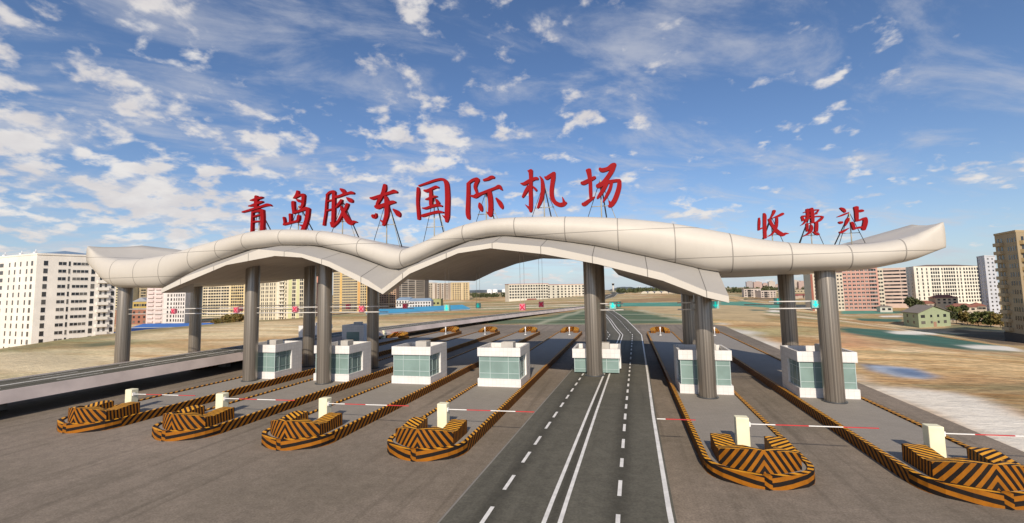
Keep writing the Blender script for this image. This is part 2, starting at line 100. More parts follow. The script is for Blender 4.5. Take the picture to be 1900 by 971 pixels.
def tiles(name,c,sx=.3,grout=.82,paving=False):
    M,t,b=mat(name,.5 if not paving else .85,.35); g=N(t); p=g.pos()
    q=g.n('ShaderNodeTexBrick',offset=(.5 if paving else 0.)); q.inputs['Scale'].default_value=1; q.inputs['Mortar Size'].default_value=.012 if not paving else .006
    q.inputs['Brick Width'].default_value=sx; q.inputs['Row Height'].default_value=sx if not paving else sx/2
    q.inputs['Color1'].default_value=(*c,1); q.inputs['Color2'].default_value=(*[v*.93 for v in c],1); q.inputs['Mortar'].default_value=(*[v*grout for v in c],1)
    s=g.sep(p); cv=g.n('ShaderNodeCombineXYZ')
    if paving: g.l(s[0],cv.inputs[0]); g.l(s[1],cv.inputs[1])
    else: g.l(g.math('ADD',s[0],s[1]),cv.inputs[0]); g.l(s[2],cv.inputs[1])
    g.l(cv.outputs[0],q.inputs['Vector'])
    n=g.ramp(g.noise(p,.8,5,.6),(.3,.75)); o=g.mix(g.math('MULTIPLY',n,.22),q.outputs['Color'],tuple(v*.62 for v in c))
    if paving:
        n2=g.noise(p,30,2,.6); vm=g.n('ShaderNodeVectorMath',operation='SCALE'); g.l(o,vm.inputs[0]); g.l(g.math('MULTIPLY_ADD',n2,.5,.75),vm.inputs[3]); o=vm.outputs[0]
    g.l(o,b.inputs['Base Color']); return M
def emis(name,col,st,base=None):
    M,t,b=mat(name,.4,.3); b.inputs['Base Color'].default_value=(*(base or col),1); b.inputs['Emission Color'].default_value=(*col,1); b.inputs['Emission Strength'].default_value=st; return M
# ------------------------------------------------------------------ materials
M={}
M['plaza']=asphalt('plaza_asphalt',(.185,.155,.12),(.275,.226,.183))
M['road']=asphalt('road_asphalt',(.107,.10,.078),(.136,.127,.10),.34,True,True)
M['line']=plain('road_paint',(.72,.70,.66),.7,.2,.12,3)
M['joint']=plain('road_joint',(.25,.23,.2),.8)
M['edge']=plain('road_edge',(.035,.033,.03),.9)
M['parapet']=plain('viaduct_parapet',(.56,.48,.45),.75,.2,.15,.3,bump=.1)
M['concrete']=plain('concrete',(.3,.28,.26),.85,.2,.2,.6,bump=.2)
M['haz']=hazard('hazard_side_shaded',(.36,.13,.010),(.012,.009,.008)); M['hazt']=hazard('hazard_top_lit',(.78,.36,.03),(.018,.010,.008))  # one striped paint; shade on sides and light on tops put into the colours
M['paving']=tiles('island_paving',(.285,.258,.226),.4,.7,True)
M['tile']=tiles('booth_tile',(.80,.785,.78),.3,.8)
M['white']=plain('white_paint',(.82,.81,.8),.5,.3,.04); M['boothroof']=plain('booth_roof',(.3,.29,.28),.8); M['unit']=plain('rooftop_unit',(.50,.48,.45),.6,.3,.06)
M['cream']=plain('cabinet_cream',(.82,.78,.56),.5,.3,.06,2); M['red']=plain('arm_red',(.55,.045,.05),.5,.3,.1)
M['mull']=plain('mullion',(.42,.52,.52),.35,.5,.05)
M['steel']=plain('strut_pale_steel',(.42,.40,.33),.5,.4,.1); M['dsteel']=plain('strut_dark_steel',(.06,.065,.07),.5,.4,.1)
M['rail']=plain('gantry_rail',(.66,.64,.62),.4,.5,.05)
def glassy(name,c,rough=.12):
    Mm,t,b=mat(name,rough,.6); g=N(t); p=g.pos(); n=g.ramp(g.noise(p,.7,3),(.3,.7)); g.l(g.mix(n,c,tuple(v*1.25 for v in c)),b.inputs['Base Color']); return Mm
M['glass']=glassy('booth_glass',(.19,.275,.26),.25)
def pane_mat():
    Mm,t,b=mat('window_glass',.15,.5); g=N(t); o=g.n('ShaderNodeObjectInfo').outputs['Random']; c=g.mix(g.ramp(o,(.55,1.0)),(.022,.025,.03),(.13,.125,.115)); g.l(c,b.inputs['Base Color']); return Mm
M['pane']=pane_mat()
def letter_mat():
    Mm,t,b=mat('sign_red',.6,.12); g=N(t); p=g.pos(); n=g.ramp(g.noise(p,1.3,5,.6),(.3,.75)); g.l(g.mix(n,(.235,.003,.006),(.275,.005,.008)),b.inputs['Base Color']); return Mm
M['letter']=letter_mat()
def roof_mat():
    Mm,t,b=mat('canopy_panel',.48,.3); g=N(t); p=g.pos(); s=g.sep(p)
    n=g.ramp(g.noise(p,.25,6,.65),(.3,.75)); st=g.ramp(g.noise(g.scale(p,(2.5,2.5,.12)),1,5,.6),(.5,.8))
    c=g.mix(n,(.505,.475,.43),(.555,.525,.475)); c=g.mix(g.math('MULTIPLY',st,.10),c,(.36,.33,.29))
    acc=None
    for x in (15.5,12.81,9.69,6.42,3.09,-.46,-3.96,-7.51,-11.36,-16.3,-19.94,-23.53,-27.1,-30.72,-33.4,-36.27,-39.43,-42.29,-45.05):
        q=g.math('COMPARE',s[0],x,.035); acc=q if acc is None else g.math('MAXIMUM',acc,q)
    for z in (9.35,11.35): acc=g.math('MAXIMUM',acc,g.math('COMPARE',s[2],z,.022))
    c=g.mix(g.math('MULTIPLY',acc,.68),c,(.13,.12,.11)); g.l(c,b.inputs['Base Color']); return Mm
M['roof']=roof_mat()
def brow_mat(name,col):
    Mm,t,b=mat(name,.5,.3); g=N(t); p=g.pos(); s=g.sep(p); n=g.ramp(g.noise(p,.3,6,.65),(.3,.75))
    c=g.mix(n,col,tuple(v*1.08 for v in col)); f=g.math('FRACT',g.math('MULTIPLY_ADD',s[0],1/3.27,-4.5/3.27+30.)); f=g.math('MAXIMUM',g.math('LESS_THAN',f,.008),g.math('GREATER_THAN',f,.992))
    g.l(g.mix(g.math('MULTIPLY',f,.8),c,tuple(v*.2 for v in col)),b.inputs['Base Color']); return Mm
M['fascia']=brow_mat('brow_fascia',(.55,.52,.47)); M['browtop']=brow_mat('brow_top_shaded',(.335,.32,.30))  # brow top greyer than the fascia: its shading is painted into the colour
def ceil_mat():
    Mm,t,b=mat('ceiling_panel',.6,.25); g=N(t); p=g.pos(); s=g.sep(p); f=g.math('FRACT',g.math('MULTIPLY',s[1],.8)); f=g.math('LESS_THAN',f,.05)
    n=g.ramp(g.noise(p,.4,5),(.3,.7)); c=g.mix(n,(.44,.385,.32),(.50,.44,.37)); g.l(g.mix(g.math('MULTIPLY',f,.4),c,(.12,.1,.08)),b.inputs['Base Color']); return Mm
M['ceil']=ceil_mat()
def col_mat():
    Mm,t,b=mat('column_metal',.36,.5,.6); g=N(t); o=g.obj(); s=g.sep(o)
    a=g.math('ARCTAN2',s[1],s[0]); cv=g.n('ShaderNodeCombineXYZ'); g.l(g.math('MULTIPLY',a,4.2),cv.inputs[0]); g.l(g.math('MULTIPLY',s[2],.04),cv.inputs[1])
    n=g.ramp(g.noise(cv.outputs[0],1.6,5,.7),(.3,.72)); st=g.math('LESS_THAN',g.math('FRACT',g.math('MULTIPLY',a,32/6.2832)),.1)
    c=g.mix(n,(.12,.104,.09),(.46,.415,.36)); c=g.mix(g.math('MULTIPLY',st,.28),c,(.05,.042,.036)); g.l(c,b.inputs['Base Color']); return Mm
M['column']=col_mat()
M['sigred']=emis('signal_red_panel',(.62,.16,.24),.12,(.55,.2,.25)); M['sigx']=emis('signal_cross',(.6,.01,.06),.25); M['siggrn']=emis('signal_green_panel',(.2,.5,.48),.12,(.22,.42,.40)); M['sigarr']=emis('signal_arrow',(.02,.72,.60),.45)
M['leaf']=None
def leaf_mat(name,cols):
    Mm,t,b=mat(name,.7,.2); g=N(t); o=g.n('ShaderNodeNewGeometry'); r=o.outputs['Random Per Island']
    c=g.mix(r,cols[0],cols[1]); n=g.ramp(g.noise(g.pos(),.6,3),(.4,.65)); g.l(g.mix(g.math('MULTIPLY',n,.5),c,cols[2]),b.inputs['Base Color']); return Mm
M['leafg']=leaf_mat('leaves_green',((.07,.10,.03),(.14,.17,.055),(.20,.14,.05))); M['leafa']=leaf_mat('leaves_autumn',((.11,.10,.035),(.20,.165,.05),(.27,.15,.045))); M['leafd']=leaf_mat('leaves_dark',((.05,.07,.032),(.09,.11,.05),(.12,.105,.05)))
M['bark']=plain('bark',(.12,.085,.055),.9)
WALLC={}
def wall(c,var=.1):
    k=tuple(round(v,3) for v in c)
    if k not in WALLC:
        Mm,t,b=mat('render_wall',.85,.2); g=N(t); p=g.pos()
        n=g.ramp(g.noise(p,.18,6,.65),(.3,.75)); st=g.ramp(g.noise(g.scale(p,(1.2,1.2,.15)),.8,5,.65),(.5,.8))
        o=g.mix(n,tuple(v*(1-var) for v in c),tuple(min(.9,v*(1+var*.6)) for v in c)); o=g.mix(g.math('MULTIPLY',st,.18),o,tuple(v*.6 for v in c)); g.l(o,b.inputs['Base Color']); WALLC[k]=Mm
    return WALLC[k]
# ------------------------------------------------------------------ mesh builder
class MB:
    def __init__(s): s.v=[];s.f=[];s.uv=[];s.mi=[];s.sm=[]
    def face(s,pts,mi=0,uv=None,sm=False):
        i=len(s.v); s.v+= [tuple(p) for p in pts]; s.f.append(tuple(range(i,i+len(pts)))); s.uv.append(uv or [(0,0)]*len(pts)); s.mi.append(mi); s.sm.append(sm)
    def hexa(s,c,mi=0,uvf=None,skip=()):
        # c: 8 corners, bottom 4 ccw then top 4
        for k,ix in enumerate(((3,2,1,0),(4,5,6,7),(0,1,5,4),(1,2,6,5),(2,3,7,6),(3,0,4,7))):
            if k in skip: continue
            pts=[c[i] for i in ix]; s.face(pts,mi,[uvf(p,k) for p in pts] if uvf else None)
    def box(s,x0,x1,y0,y1,z0,z1,mi=0,uvf=None,skip=()):
        s.hexa([(x0,y0,z0),(x1,y0,z0),(x1,y1,z0),(x0,y1,z0),(x0,y0,z1),(x1,y0,z1),(x1,y1,z1),(x0,y1,z1)],mi,uvf,skip)
    def tube(s,a,b,r,n=6,mi=0,caps=True,r2=None,sm=True):
        a=Vector(a);b=Vector(b);d=(b-a).normalized(); p=d.orthogonal().normalized(); q=d.cross(p); r2=r if r2 is None else r2
        A=[a+r*(math.cos(6.28318*i/n)*p+math.sin(6.28318*i/n)*q) for i in range(n)]; B=[b+r2*(math.cos(6.28318*i/n)*p+math.sin(6.28318*i/n)*q) for i in range(n)]
        for i in range(n): j=(i+1)%n; s.face([A[i],A[j],B[j],B[i]],mi,None,sm)
        if caps: s.face(A[::-1],mi); s.face(B,mi)
    def build(s,name,mats,parent=None,weld=True,recalc=False,loc=None):
        me=bpy.data.meshes.new(name); me.from_pydata(s.v,[],s.f); 
        for q in (mats if isinstance(mats,(list,tuple)) else [mats]): me.materials.append(q)
        uvl=me.uv_layers.new(name='UVMap'); k=0
        for fi,u in enumerate(s.uv):
            for w in u: uvl.data[k].uv=w; k+=1
        me.polygons.foreach_set('material_index',s.mi); me.polygons.foreach_set('use_smooth',s.sm)
        if weld:
            b=bmesh.new(); b.from_mesh(me); bmesh.ops.remove_doubles(b,verts=b.verts,dist=1e-4)
            if recalc: bmesh.ops.recalc_face_normals(b,faces=b.faces)
            b.to_mesh(me); b.free()
        me.update(); o=bpy.data.objects.new(name,me); COL.objects.link(o)
        if parent is not None: o.parent=parent
        if loc is not None: o.location=loc
        return o
def tag(o,label,cat,group=None):
    o['label']=label; o['category']=cat
    if group: o['group']=group
    return o
def struct(o): o['kind']='structure'; return o
def thing(name,loc,label,cat,group=None,rz=0):
    e=bpy.data.objects.new(name,None); COL.objects.link(e); e.location=loc; e.rotation_euler=(0,0,rz); e.empty_display_size=.3
    return tag(e,label,cat,group)
def part(name,me,parent,loc=(0,0,0),rz=0):
    o=bpy.data.objects.new(name,me); COL.objects.link(o); o.parent=parent; o.location=loc; o.rotation_euler=(0,0,rz); return o
def copy_tree(o,parent=None):
    c=o.copy(); COL.objects.link(c)
    if parent is not None: c.parent=parent
    for ch in list(o.children): copy_tree(ch,c)
    return c
lerp=lambda a,b,t:a+(b-a)*t
def smooth(t): t=max(0.,min(1.,t)); return t*t*(3-2*t)
# ------------------------------------------------------------------ ground
RY=[-100,48,63,86,111,129,152,177,203,277,372,500];RX=[-95,-95,-104,-113,-112,-106,-104,-100,-93,-88,-74,-60]
def terr(x,y):
    S=lambda t:(lambda q:q*q*(3-2*q))(np.clip(t,0,1))
    A=np.interp(y,[0,380,650,3000],[9.5,9.5,2.5,2.0]); xl=np.interp(y,RY,RX)
    AR=np.interp(y,[0,150,240,300,376,420,650,3000],[9.5,10.5,12.6,11.7,11.4,8.6,2.5,2.0])
    return -.05-A*S((xl-x)/28.)-AR*S((x-24-0.06*np.maximum(0,y-100))/95.)
def T(x,y): return float(terr(np.array([float(x)]),np.array([float(y)]))[0])
def axis(fine,lim,grow):
    a=[]; 
    for lo,hi,st in fine: a+=list(np.arange(lo,hi,st))
    s=fine[-1][2]; x=fine[-1][1]
    while x<lim[1]: a.append(x); s*=grow; x+=s
    a.append(lim[1]); s=fine[0][2]; x=fine[0][0]; b=[]
    while x>lim[0]: s*=grow; x-=s; b.append(max(x,lim[0]))
    return np.array(b[::-1]+a)
def vnoise(x,y,s,seed):
    x=x/s+seed*17.3; y=y/s+seed*9.1; xi=np.floor(x); yi=np.floor(y); fx=x-xi; fy=y-yi; fx=fx*fx*(3-2*fx); fy=fy*fy*(3-2*fy)
    def h(a,b): v=np.sin(a*127.1+b*311.7+seed*74.7)*43758.5453; return v-np.floor(v)
    return (h(xi,yi)*(1-fx)+h(xi+1,yi)*fx)*(1-fy)+(h(xi,yi+1)*(1-fx)+h(xi+1,yi+1)*fx)*fy
def sdist(px,py,poly):
    d=np.full(px.shape,1e9); ins=np.zeros(px.shape,bool); n=len(poly)
    for i in range(n):
        x0,y0=poly[i]; x1,y1=poly[(i+1)%n]; ex,ey=x1-x0,y1-y0; L=ex*ex+ey*ey+1e-9
        t=np.clip(((px-x0)*ex+(py-y0)*ey)/L,0,1); d=np.minimum(d,np.hypot(px-x0-t*ex,py-y0-t*ey))
        c=((y0>py)!=(y1>py))&(px<(x1-x0)*(py-y0)/(y1-y0+1e-12)+x0); ins^=c
    return np.where(ins,-d,d)
def make_ground():
    xs=axis([(-130,14,1.6),(14,40,.6),(40,140,1.4)],(-4000,4000),1.12); ys=axis([(-30,14,2.5),(14,60,.7),(60,120,1.2),(120,300,2.2)],(-400,6000),1.09)
    X,Y=np.meshgrid(xs,ys); x=X.ravel(); y=Y.ravel(); z=terr(x,y)
    nx,ny=len(xs),len(ys)
    me=bpy.data.meshes.new('ground'); nv=len(x); me.vertices.add(nv); me.vertices.foreach_set('co',np.stack([x,y,z],1).ravel())
    i=np.arange(nx*ny).reshape(ny,nx); q=np.stack([i[:-1,:-1],i[:-1,1:],i[1:,1:],i[1:,:-1]],-1).reshape(-1,4); nf=len(q)
    me.loops.add(nf*4); me.loops.foreach_set('vertex_index',q.ravel()); me.polygons.add(nf); me.polygons.foreach_set('loop_start',np.arange(nf)*4); me.polygons.foreach_set('use_smooth',np.ones(nf,bool))
    me.update(calc_edges=True)
    # albedo: patchwork of dry fields, strips and the bare plots round the toll plaza, plus a painted tower shadow
    c=np.zeros((nv,3)); a=.26; u=x*math.cos(a)+y*math.sin(a); v=-x*math.sin(a)+y*math.cos(a)
    pal=np.array([(.56,.40,.22),(.48,.28,.13),(.36,.32,.17),(.20,.25,.13),(.68,.58,.40),(.40,.23,.12),(.10,.24,.17),(.60,.48,.31),(.72,.64,.48)])
    cell=np.floor(u/46.+.35*np.floor(v/17.))*13.+np.floor(v/17.)*7.
    h=np.sin(cell*12.9898)*43758.5453; h=h-np.floor(h); idx=(h*len(pal)).astype(int)%len(pal)
    base=pal[idx]; nz=vnoise(x,y,30,1); n2=vnoise(x,y,9,2); n3=vnoise(x*.5,y*2.2,7,3)
    tan=np.array((.62,.43,.21)); w=np.where(x>0,.5,.3); w=np.where(y>130,.8,w)
    c=base*w[:,None]+tan*(1-w)[:,None] if False else tan*(1-w[:,None])+base*w[:,None]
    c*= (0.66+.42*nz+.34*n2)[:,None]; br=np.clip((vnoise(x,y,14,11)-.5)*3,0,1)*.6; c=c*(1-br[:,None])+np.array((.40,.225,.105))*br[:,None]
    gsel=np.clip((n3-.6)*4,0,1)*.5; c=c*(1-gsel[:,None])+np.array((.20,.20,.105))*gsel[:,None]
    # left bank is paler sand
    L=np.clip((-46-x)/10,0,1)*np.clip((150-y)/60,0,1); n4=vnoise(x*.35,y*1.5,6,5); sand=np.array((.82,.68,.43))*(.76+.42*n4)[:,None]; sb=np.clip((vnoise(x*.3,y*1.6,5,12)-.58)*4,0,1)*.75; sand=sand*(1-sb[:,None])+np.array((.50,.31,.14))*sb[:,None]; c=c*(1-.75*L[:,None])+sand*.75*L[:,None]
    xl=np.interp(y,RY,RX); rg=np.exp(-((x-xl-3)/6.)**2)*.7*np.clip((400-y)/200,0,1); c=c*(1-rg[:,None])+np.array((.16,.17,.085))*rg[:,None]
    mk=1-.5*L
    # long strip plots behind the viaduct and out to the dormitory
    bk=np.clip((x+110)/20,0,1)*np.clip((30-x)/20,0,1)*np.clip((y-112)/20,0,1)*np.clip((420-y)/60,0,1)
    sv=y*.93-x*.36+(vnoise(x,y,40,21)-.5)*14; ci=np.floor(sv/13.); hh=np.sin(ci*78.233)*43758.5453; hh=hh-np.floor(hh)
    pl=np.array([(.70,.58,.38),(.46,.27,.12),(.60,.45,.25),(.25,.28,.14),(.72,.66,.50),(.38,.24,.12),(.18,.25,.15)]); sc=pl[(hh*7).astype(int)%7]*(.75+.45*vnoise(x*.4,y*1.6,7,22))[:,None]; bw=(bk*.8)[:,None]; c=c*(1-bw)+sc*bw
    gl=np.clip((vnoise(x*.3,y*1.3,9,23)-.55)*4,0,1)*np.clip((-50-x)/10,0,1)*np.clip((x+130)/15,0,1)*.55; c=c*(1-gl[:,None])+np.array((.27,.27,.12))*gl[:,None]
    wob=(vnoise(x,y,3.,6)-.5)*2.2+(vnoise(x,y,9.,8)-.5)*3
    for col,soft,poly in REG:
        soft=soft*.8; 
        pa=np.array(poly); sel=(x>pa[:,0].min()-soft*2-5)&(x<pa[:,0].max()+soft*2+5)&(y>pa[:,1].min()-soft*2-5)&(y<pa[:,1].max()+soft*2+5)
        if not sel.any(): continue
        k=.35 if soft<2.5 else .8
        d=sdist(x[sel],y[sel],poly)+wob[sel]*k*(1.7 if soft>=4*.8-.01 and soft<6 and col[1]<.2 else 1.0)*(.5 if max(np.ptp(pa[:,0]),np.ptp(pa[:,1]))<14 else 1); t=np.clip(.5-d/soft,0,1); t=t*t*(3-2*t)*.93
        cc=np.array(col)*((.8+.4*vnoise(x[sel],y[sel],5.,9)) if max(col)<.75 else (.96+.1*vnoise(x[sel],y[sel],5.,9)))[:,None]; c[sel]=c[sel]*(1-t[:,None])+cc*t[:,None]; mk[sel]=np.minimum(mk[sel],1-.97*t)
    # pale dirt tracks ruled over the green plot
    for (x0,y0),(x1,y1),wd in (((-38,118),(16,112),1.2),((-30,145),(14,136),1.5),((-20,100),(-13,200),1.3),((-30,172),(6,165),2.),((14,108),(3,168),1.6)):
        ex,ey=x1-x0,y1-y0; t=np.clip(((x-x0)*ex+(y-y0)*ey)/(ex*ex+ey*ey),0,1); d=np.hypot(x-x0-t*ex,y-y0-t*ey); k=np.clip(1.3-d/wd,0,1)*.75; c=c*(1-k[:,None])+np.array((.45,.45,.33))*k[:,None]
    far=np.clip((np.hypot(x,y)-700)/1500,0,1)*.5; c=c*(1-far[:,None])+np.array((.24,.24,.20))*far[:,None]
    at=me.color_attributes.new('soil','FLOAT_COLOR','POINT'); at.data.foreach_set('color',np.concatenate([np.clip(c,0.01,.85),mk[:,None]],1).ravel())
    Mm,t,b=mat('dry_soil',.95,.1); g=N(t); at=g.n('ShaderNodeAttribute',attribute_name='soil'); p=g.pos()
    n=g.noise(g.scale(p,(.55,1.3,1)),1.2,8,.72); n5=g.noise(g.scale(p,(.14,.5,1)),.5,7,.68); n6=g.noise(g.scale(p,(.2,.75,1)),.33,8,.7,.5); n7=g.noise(g.scale(p,(.11,.42,1)),.6,8,.66,.6)
    c=at.outputs['Color']
    sat=g.math('SUBTRACT',1.0,g.ramp(g.sep(g.scale(p,(1,1,1)))[1],(500,1500)))
    c=g.mix(g.math('MULTIPLY',g.ramp(n6,(.47,.60)),g.math('MULTIPLY',at.outputs['Alpha'],.78)),c,g.mix(.82,c,(.40,.16,.045),blend='MULTIPLY') if False else g.mix(.75,c,(.38,.185,.06)))
    c=g.mix(g.math('MULTIPLY',g.ramp(n7,(.52,.64)),g.math('MULTIPLY',at.outputs['Alpha'],.7)),c,g.mix(.55,c,(.20,.20,.075)))
    c=g.mix(g.math('MULTIPLY',g.ramp(n5,(.53,.66)),g.math('MULTIPLY',at.outputs['Alpha'],.65)),c,g.mix(.65,c,(.82,.66,.40)))
    f=g.math('MULTIPLY_ADD',g.ramp(n,(.30,.70)),.78,.60); f=g.math('MULTIPLY_ADD',g.math('SUBTRACT',f,1.0),g.math('MULTIPLY_ADD',at.outputs['Alpha'],.7,.3),1.0); bp=g.n('ShaderNodeBump'); bp.inputs['Strength'].default_value=.8; bp.inputs['Distance'].default_value=.25; g.l(n,bp.inputs['Height']); g.l(bp.outputs[0],b.inputs['Normal'])
    vm=g.n('ShaderNodeVectorMath',operation='SCALE'); g.l(c,vm.inputs[0]); g.l(f,vm.inputs[3]); g.l(vm.outputs[0],b.inputs['Base Color'])
    me.materials.append(Mm); o=bpy.data.objects.new('ground',me); COL.objects.link(o); return struct(o)
make_ground()
# plaza apron
mb=MB(); P=[(-47,-25),(16.6,-25),(16.65,25),(16.85,41),(17.2,60),(17.6,86.7),(17.9,94),(16.5,99.3),(-19,99),(-34,99),(-39,80),(-47,45)]
mb.face([(x,y,0) for x,y in P]); struct(mb.build('toll_plaza',M['plaza']))
# ------------------------------------------------------------------ ribbons (roads)
def resample(pts,step):
    out=[]; 
    for a,b in zip(pts[:-1],pts[1:]):
        n=max(1,int(math.dist(a[1:3],b[1:3])/step))
        for i in range(n): out.append(tuple(lerp(p,q,i/n) for p,q in zip(a,b)))
    return out+[tuple(pts[-1])]
def smoothline(pts,step=2.,it=3):
    p=resample(pts,step)
    for _ in range(it):
        p=[p[0]]+[tuple((a[k]+2*b[k]+c[k])/4 for k in range(len(b))) for a,b,c in zip(p[:-2],p[1:-1],p[2:])]+[p[-1]]
    return p
def strip(mb,line,o0,o1,dz,mi=0,flt=None):
    # line points: (xl,xr,y,z) edges; o0,o1 fraction across
    for i,(a,b) in enumerate(zip(line[:-1],line[1:])):
        if flt and not flt(i,a,b): continue
        P=lambda q,o:(lerp(q[0],q[1],o),q[2],q[3]+dz)
        mb.face([P(a,o0),P(a,o1),P(b,o1),P(b,o0)],mi,[(o0,0),(o1,0),(o1,0),(o0,0)])
def zroad(y): return max(0.012,1.6-.0364*(y-32)) 
# edges of the main road: (left x, right x, y)
ML=[(-4.3,.80,-25),(-4.3,.86,11.5),(-4.3,1.0,21),(-4.3,1.27,33),(-4.3,1.7,55),(-4.28,2.1,76.4),(-5.9,1.35,88.9),(-8.2,-.25,113),(-10.5,-2.2,135),(-14.2,-5.6,168),(-19.5,-11.5,216),(-23,-14.5,250),(-26,-16,310),(-27,-15,380),(-27,-12,455),(-30,-14,660),(-24,-4,735),(-40,-10,1100)]
main=[]
for xl,xr,y in resample(ML,1.0):
    z=zroad(y)
    main.append((xl,xr,y,z if y<76 else max(.012,T((xl+xr)/2,y)+.09)))
def road(name,line,thick,matr,smat):
    mb=MB(); strip(mb,line,0,1,0)
    for i,(a,b) in enumerate(zip(line[:-1],line[1:])):
        ta=min(thick,max(.01,a[3]-.006)) if a[3]>0 else .02; tb=min(thick,max(.01,b[3]-.006)) if b[3]>0 else .02
        mb.face([(a[0],a[2],a[3]-ta),(b[0],b[2],b[3]-tb),(b[1],b[2],b[3]-tb),(a[1],a[2],a[3]-ta)],1)
        mb.face([(a[1],a[2],a[3]-ta),(b[1],b[2],b[3]-tb),(b[1],b[2],b[3]),(a[1],a[2],a[3])],1); mb.face([(b[0],b[2],b[3]-tb),(a[0],a[2],a[3]-ta),(a[0],a[2],a[3]),(b[0],b[2],b[3])],1)
    return struct(mb.build(name,[matr,smat]))
rd=road('road',main,.22,M['road'],M['edge'])
mb=MB(); W=5.4
def at_w(o,w): return o-w/2/5.4,o+w/2/5.4
strip(mb,main,.965,.988,.006)                    # right edge line
for o in (.448,.515): strip(mb,main,*at_w(o,.105),.006)
fine=resample([(a[0],a[1],a[2],a[3]) for a in main if a[2]<330],.25)
for o,ph in ((.19,.35),(.755,.1)):
    strip(mb,fine,*at_w(o,.105),.006,0,lambda i,a,b:((a[2]+ph)%2.0)<1.02 if a[2]<38 else ((a[2]+ph)%4.2)<1.9)
mb.build('lane_line',M['line'],rd)
mb=MB()
for y in (10.6,17.5,24.4,31.9,39.2,46.4):
    seg=[q for q in resample(main,.05) if y-.03<=q[2]<=y+.03]; strip(mb,[seg[0],seg[-1]],0,.96,.004)
mb.build('expansion_joint',M['joint'],rd)
mb=MB(); strip(mb,[q for q in main if q[2]<62],0.002,.012,.005); mb.build('kerb_line',M['joint'],rd)
for y in (-10,2,15.5,27,38.5,48): # squat bents under the ramp
    z=zroad(y)-.225
    if z>.4: mb=MB(); mb.box(-3.6,.4,y-.35,y+.35,0,z); mb.build('pier',M['concrete'],rd)
# left viaduct
VL=[(-44.6,-39.1,-30,1.75),(-44.4,-38.95,20,1.75),(-44.2,-38.75,40,1.72),(-43.9,-38.5,57,1.7),(-42.4,-37.3,72,1.6),(-38.9,-33.9,95,1.4),(-33.6,-28.9,125,1.15),(-26.5,-21.8,160,.8),(-20.5,-15.6,192,.45),(-15.6,-10.6,222,.12),(-14.6,-9.7,232,.06)]
vl=smoothline(VL,2.,12)
mb=MB(); strip(mb,vl,0,1,0)
for a,b in zip(vl[:-1],vl[1:]):
    mb.face([(a[0],a[2],max(.01,a[3]-.35)),(b[0],b[2],max(.01,b[3]-.35)),(b[1],b[2],max(.01,b[3]-.35)),(a[1],a[2],max(.01,a[3]-.35))],1)
vd=struct(mb.build('elevated_road',[M['road'],M['edge']]))
for side,nm in ((1,'parapet'),(0,'parapet')):
    mb=MB()
    for a,b in zip(vl[:-1],vl[1:]):
        for q in ((a,b),):
            s=1 if side else -1; xa,xb=a[side],b[side]; ha=min(.72,a[3]*.9+.02); hb=min(.72,b[3]*.9+.02)
            mb.hexa([(xa,a[2],a[3]-ha),(xa+.46*s,a[2],a[3]-ha),(xb+.46*s,b[2],b[3]-hb),(xb,b[2],b[3]-hb),(xa,a[2],a[3]+.05),(xa+.14*s,a[2],a[3]+.05),(xb+.14*s,b[2],b[3]+.05),(xb,b[2],b[3]+.05)])
    mb.build(nm,M['parapet'],vd,recalc=True)
mb=MB()
for o in (.03,.96,.485,.525): strip(mb,vl,*at_w(o,.13),.006)
vf=resample(vl,.5)
for o in (.25,.75): strip(mb,vf,*at_w(o,.11),.006,0,lambda i,a,b:(a[2]%6)<3.0)
mb.build('lane_line',M['line'],vd)
for y in (-14,4,22,40,58,76):
    q=min(vl,key=lambda q:abs(q[2]-y)); xm=(q[0]+q[1])/2; mb=MB(); mb.box(xm-1.3,xm-.3,y-.3,y+.3,0,q[3]-.36); mb.build('pier',M['concrete'],vd)
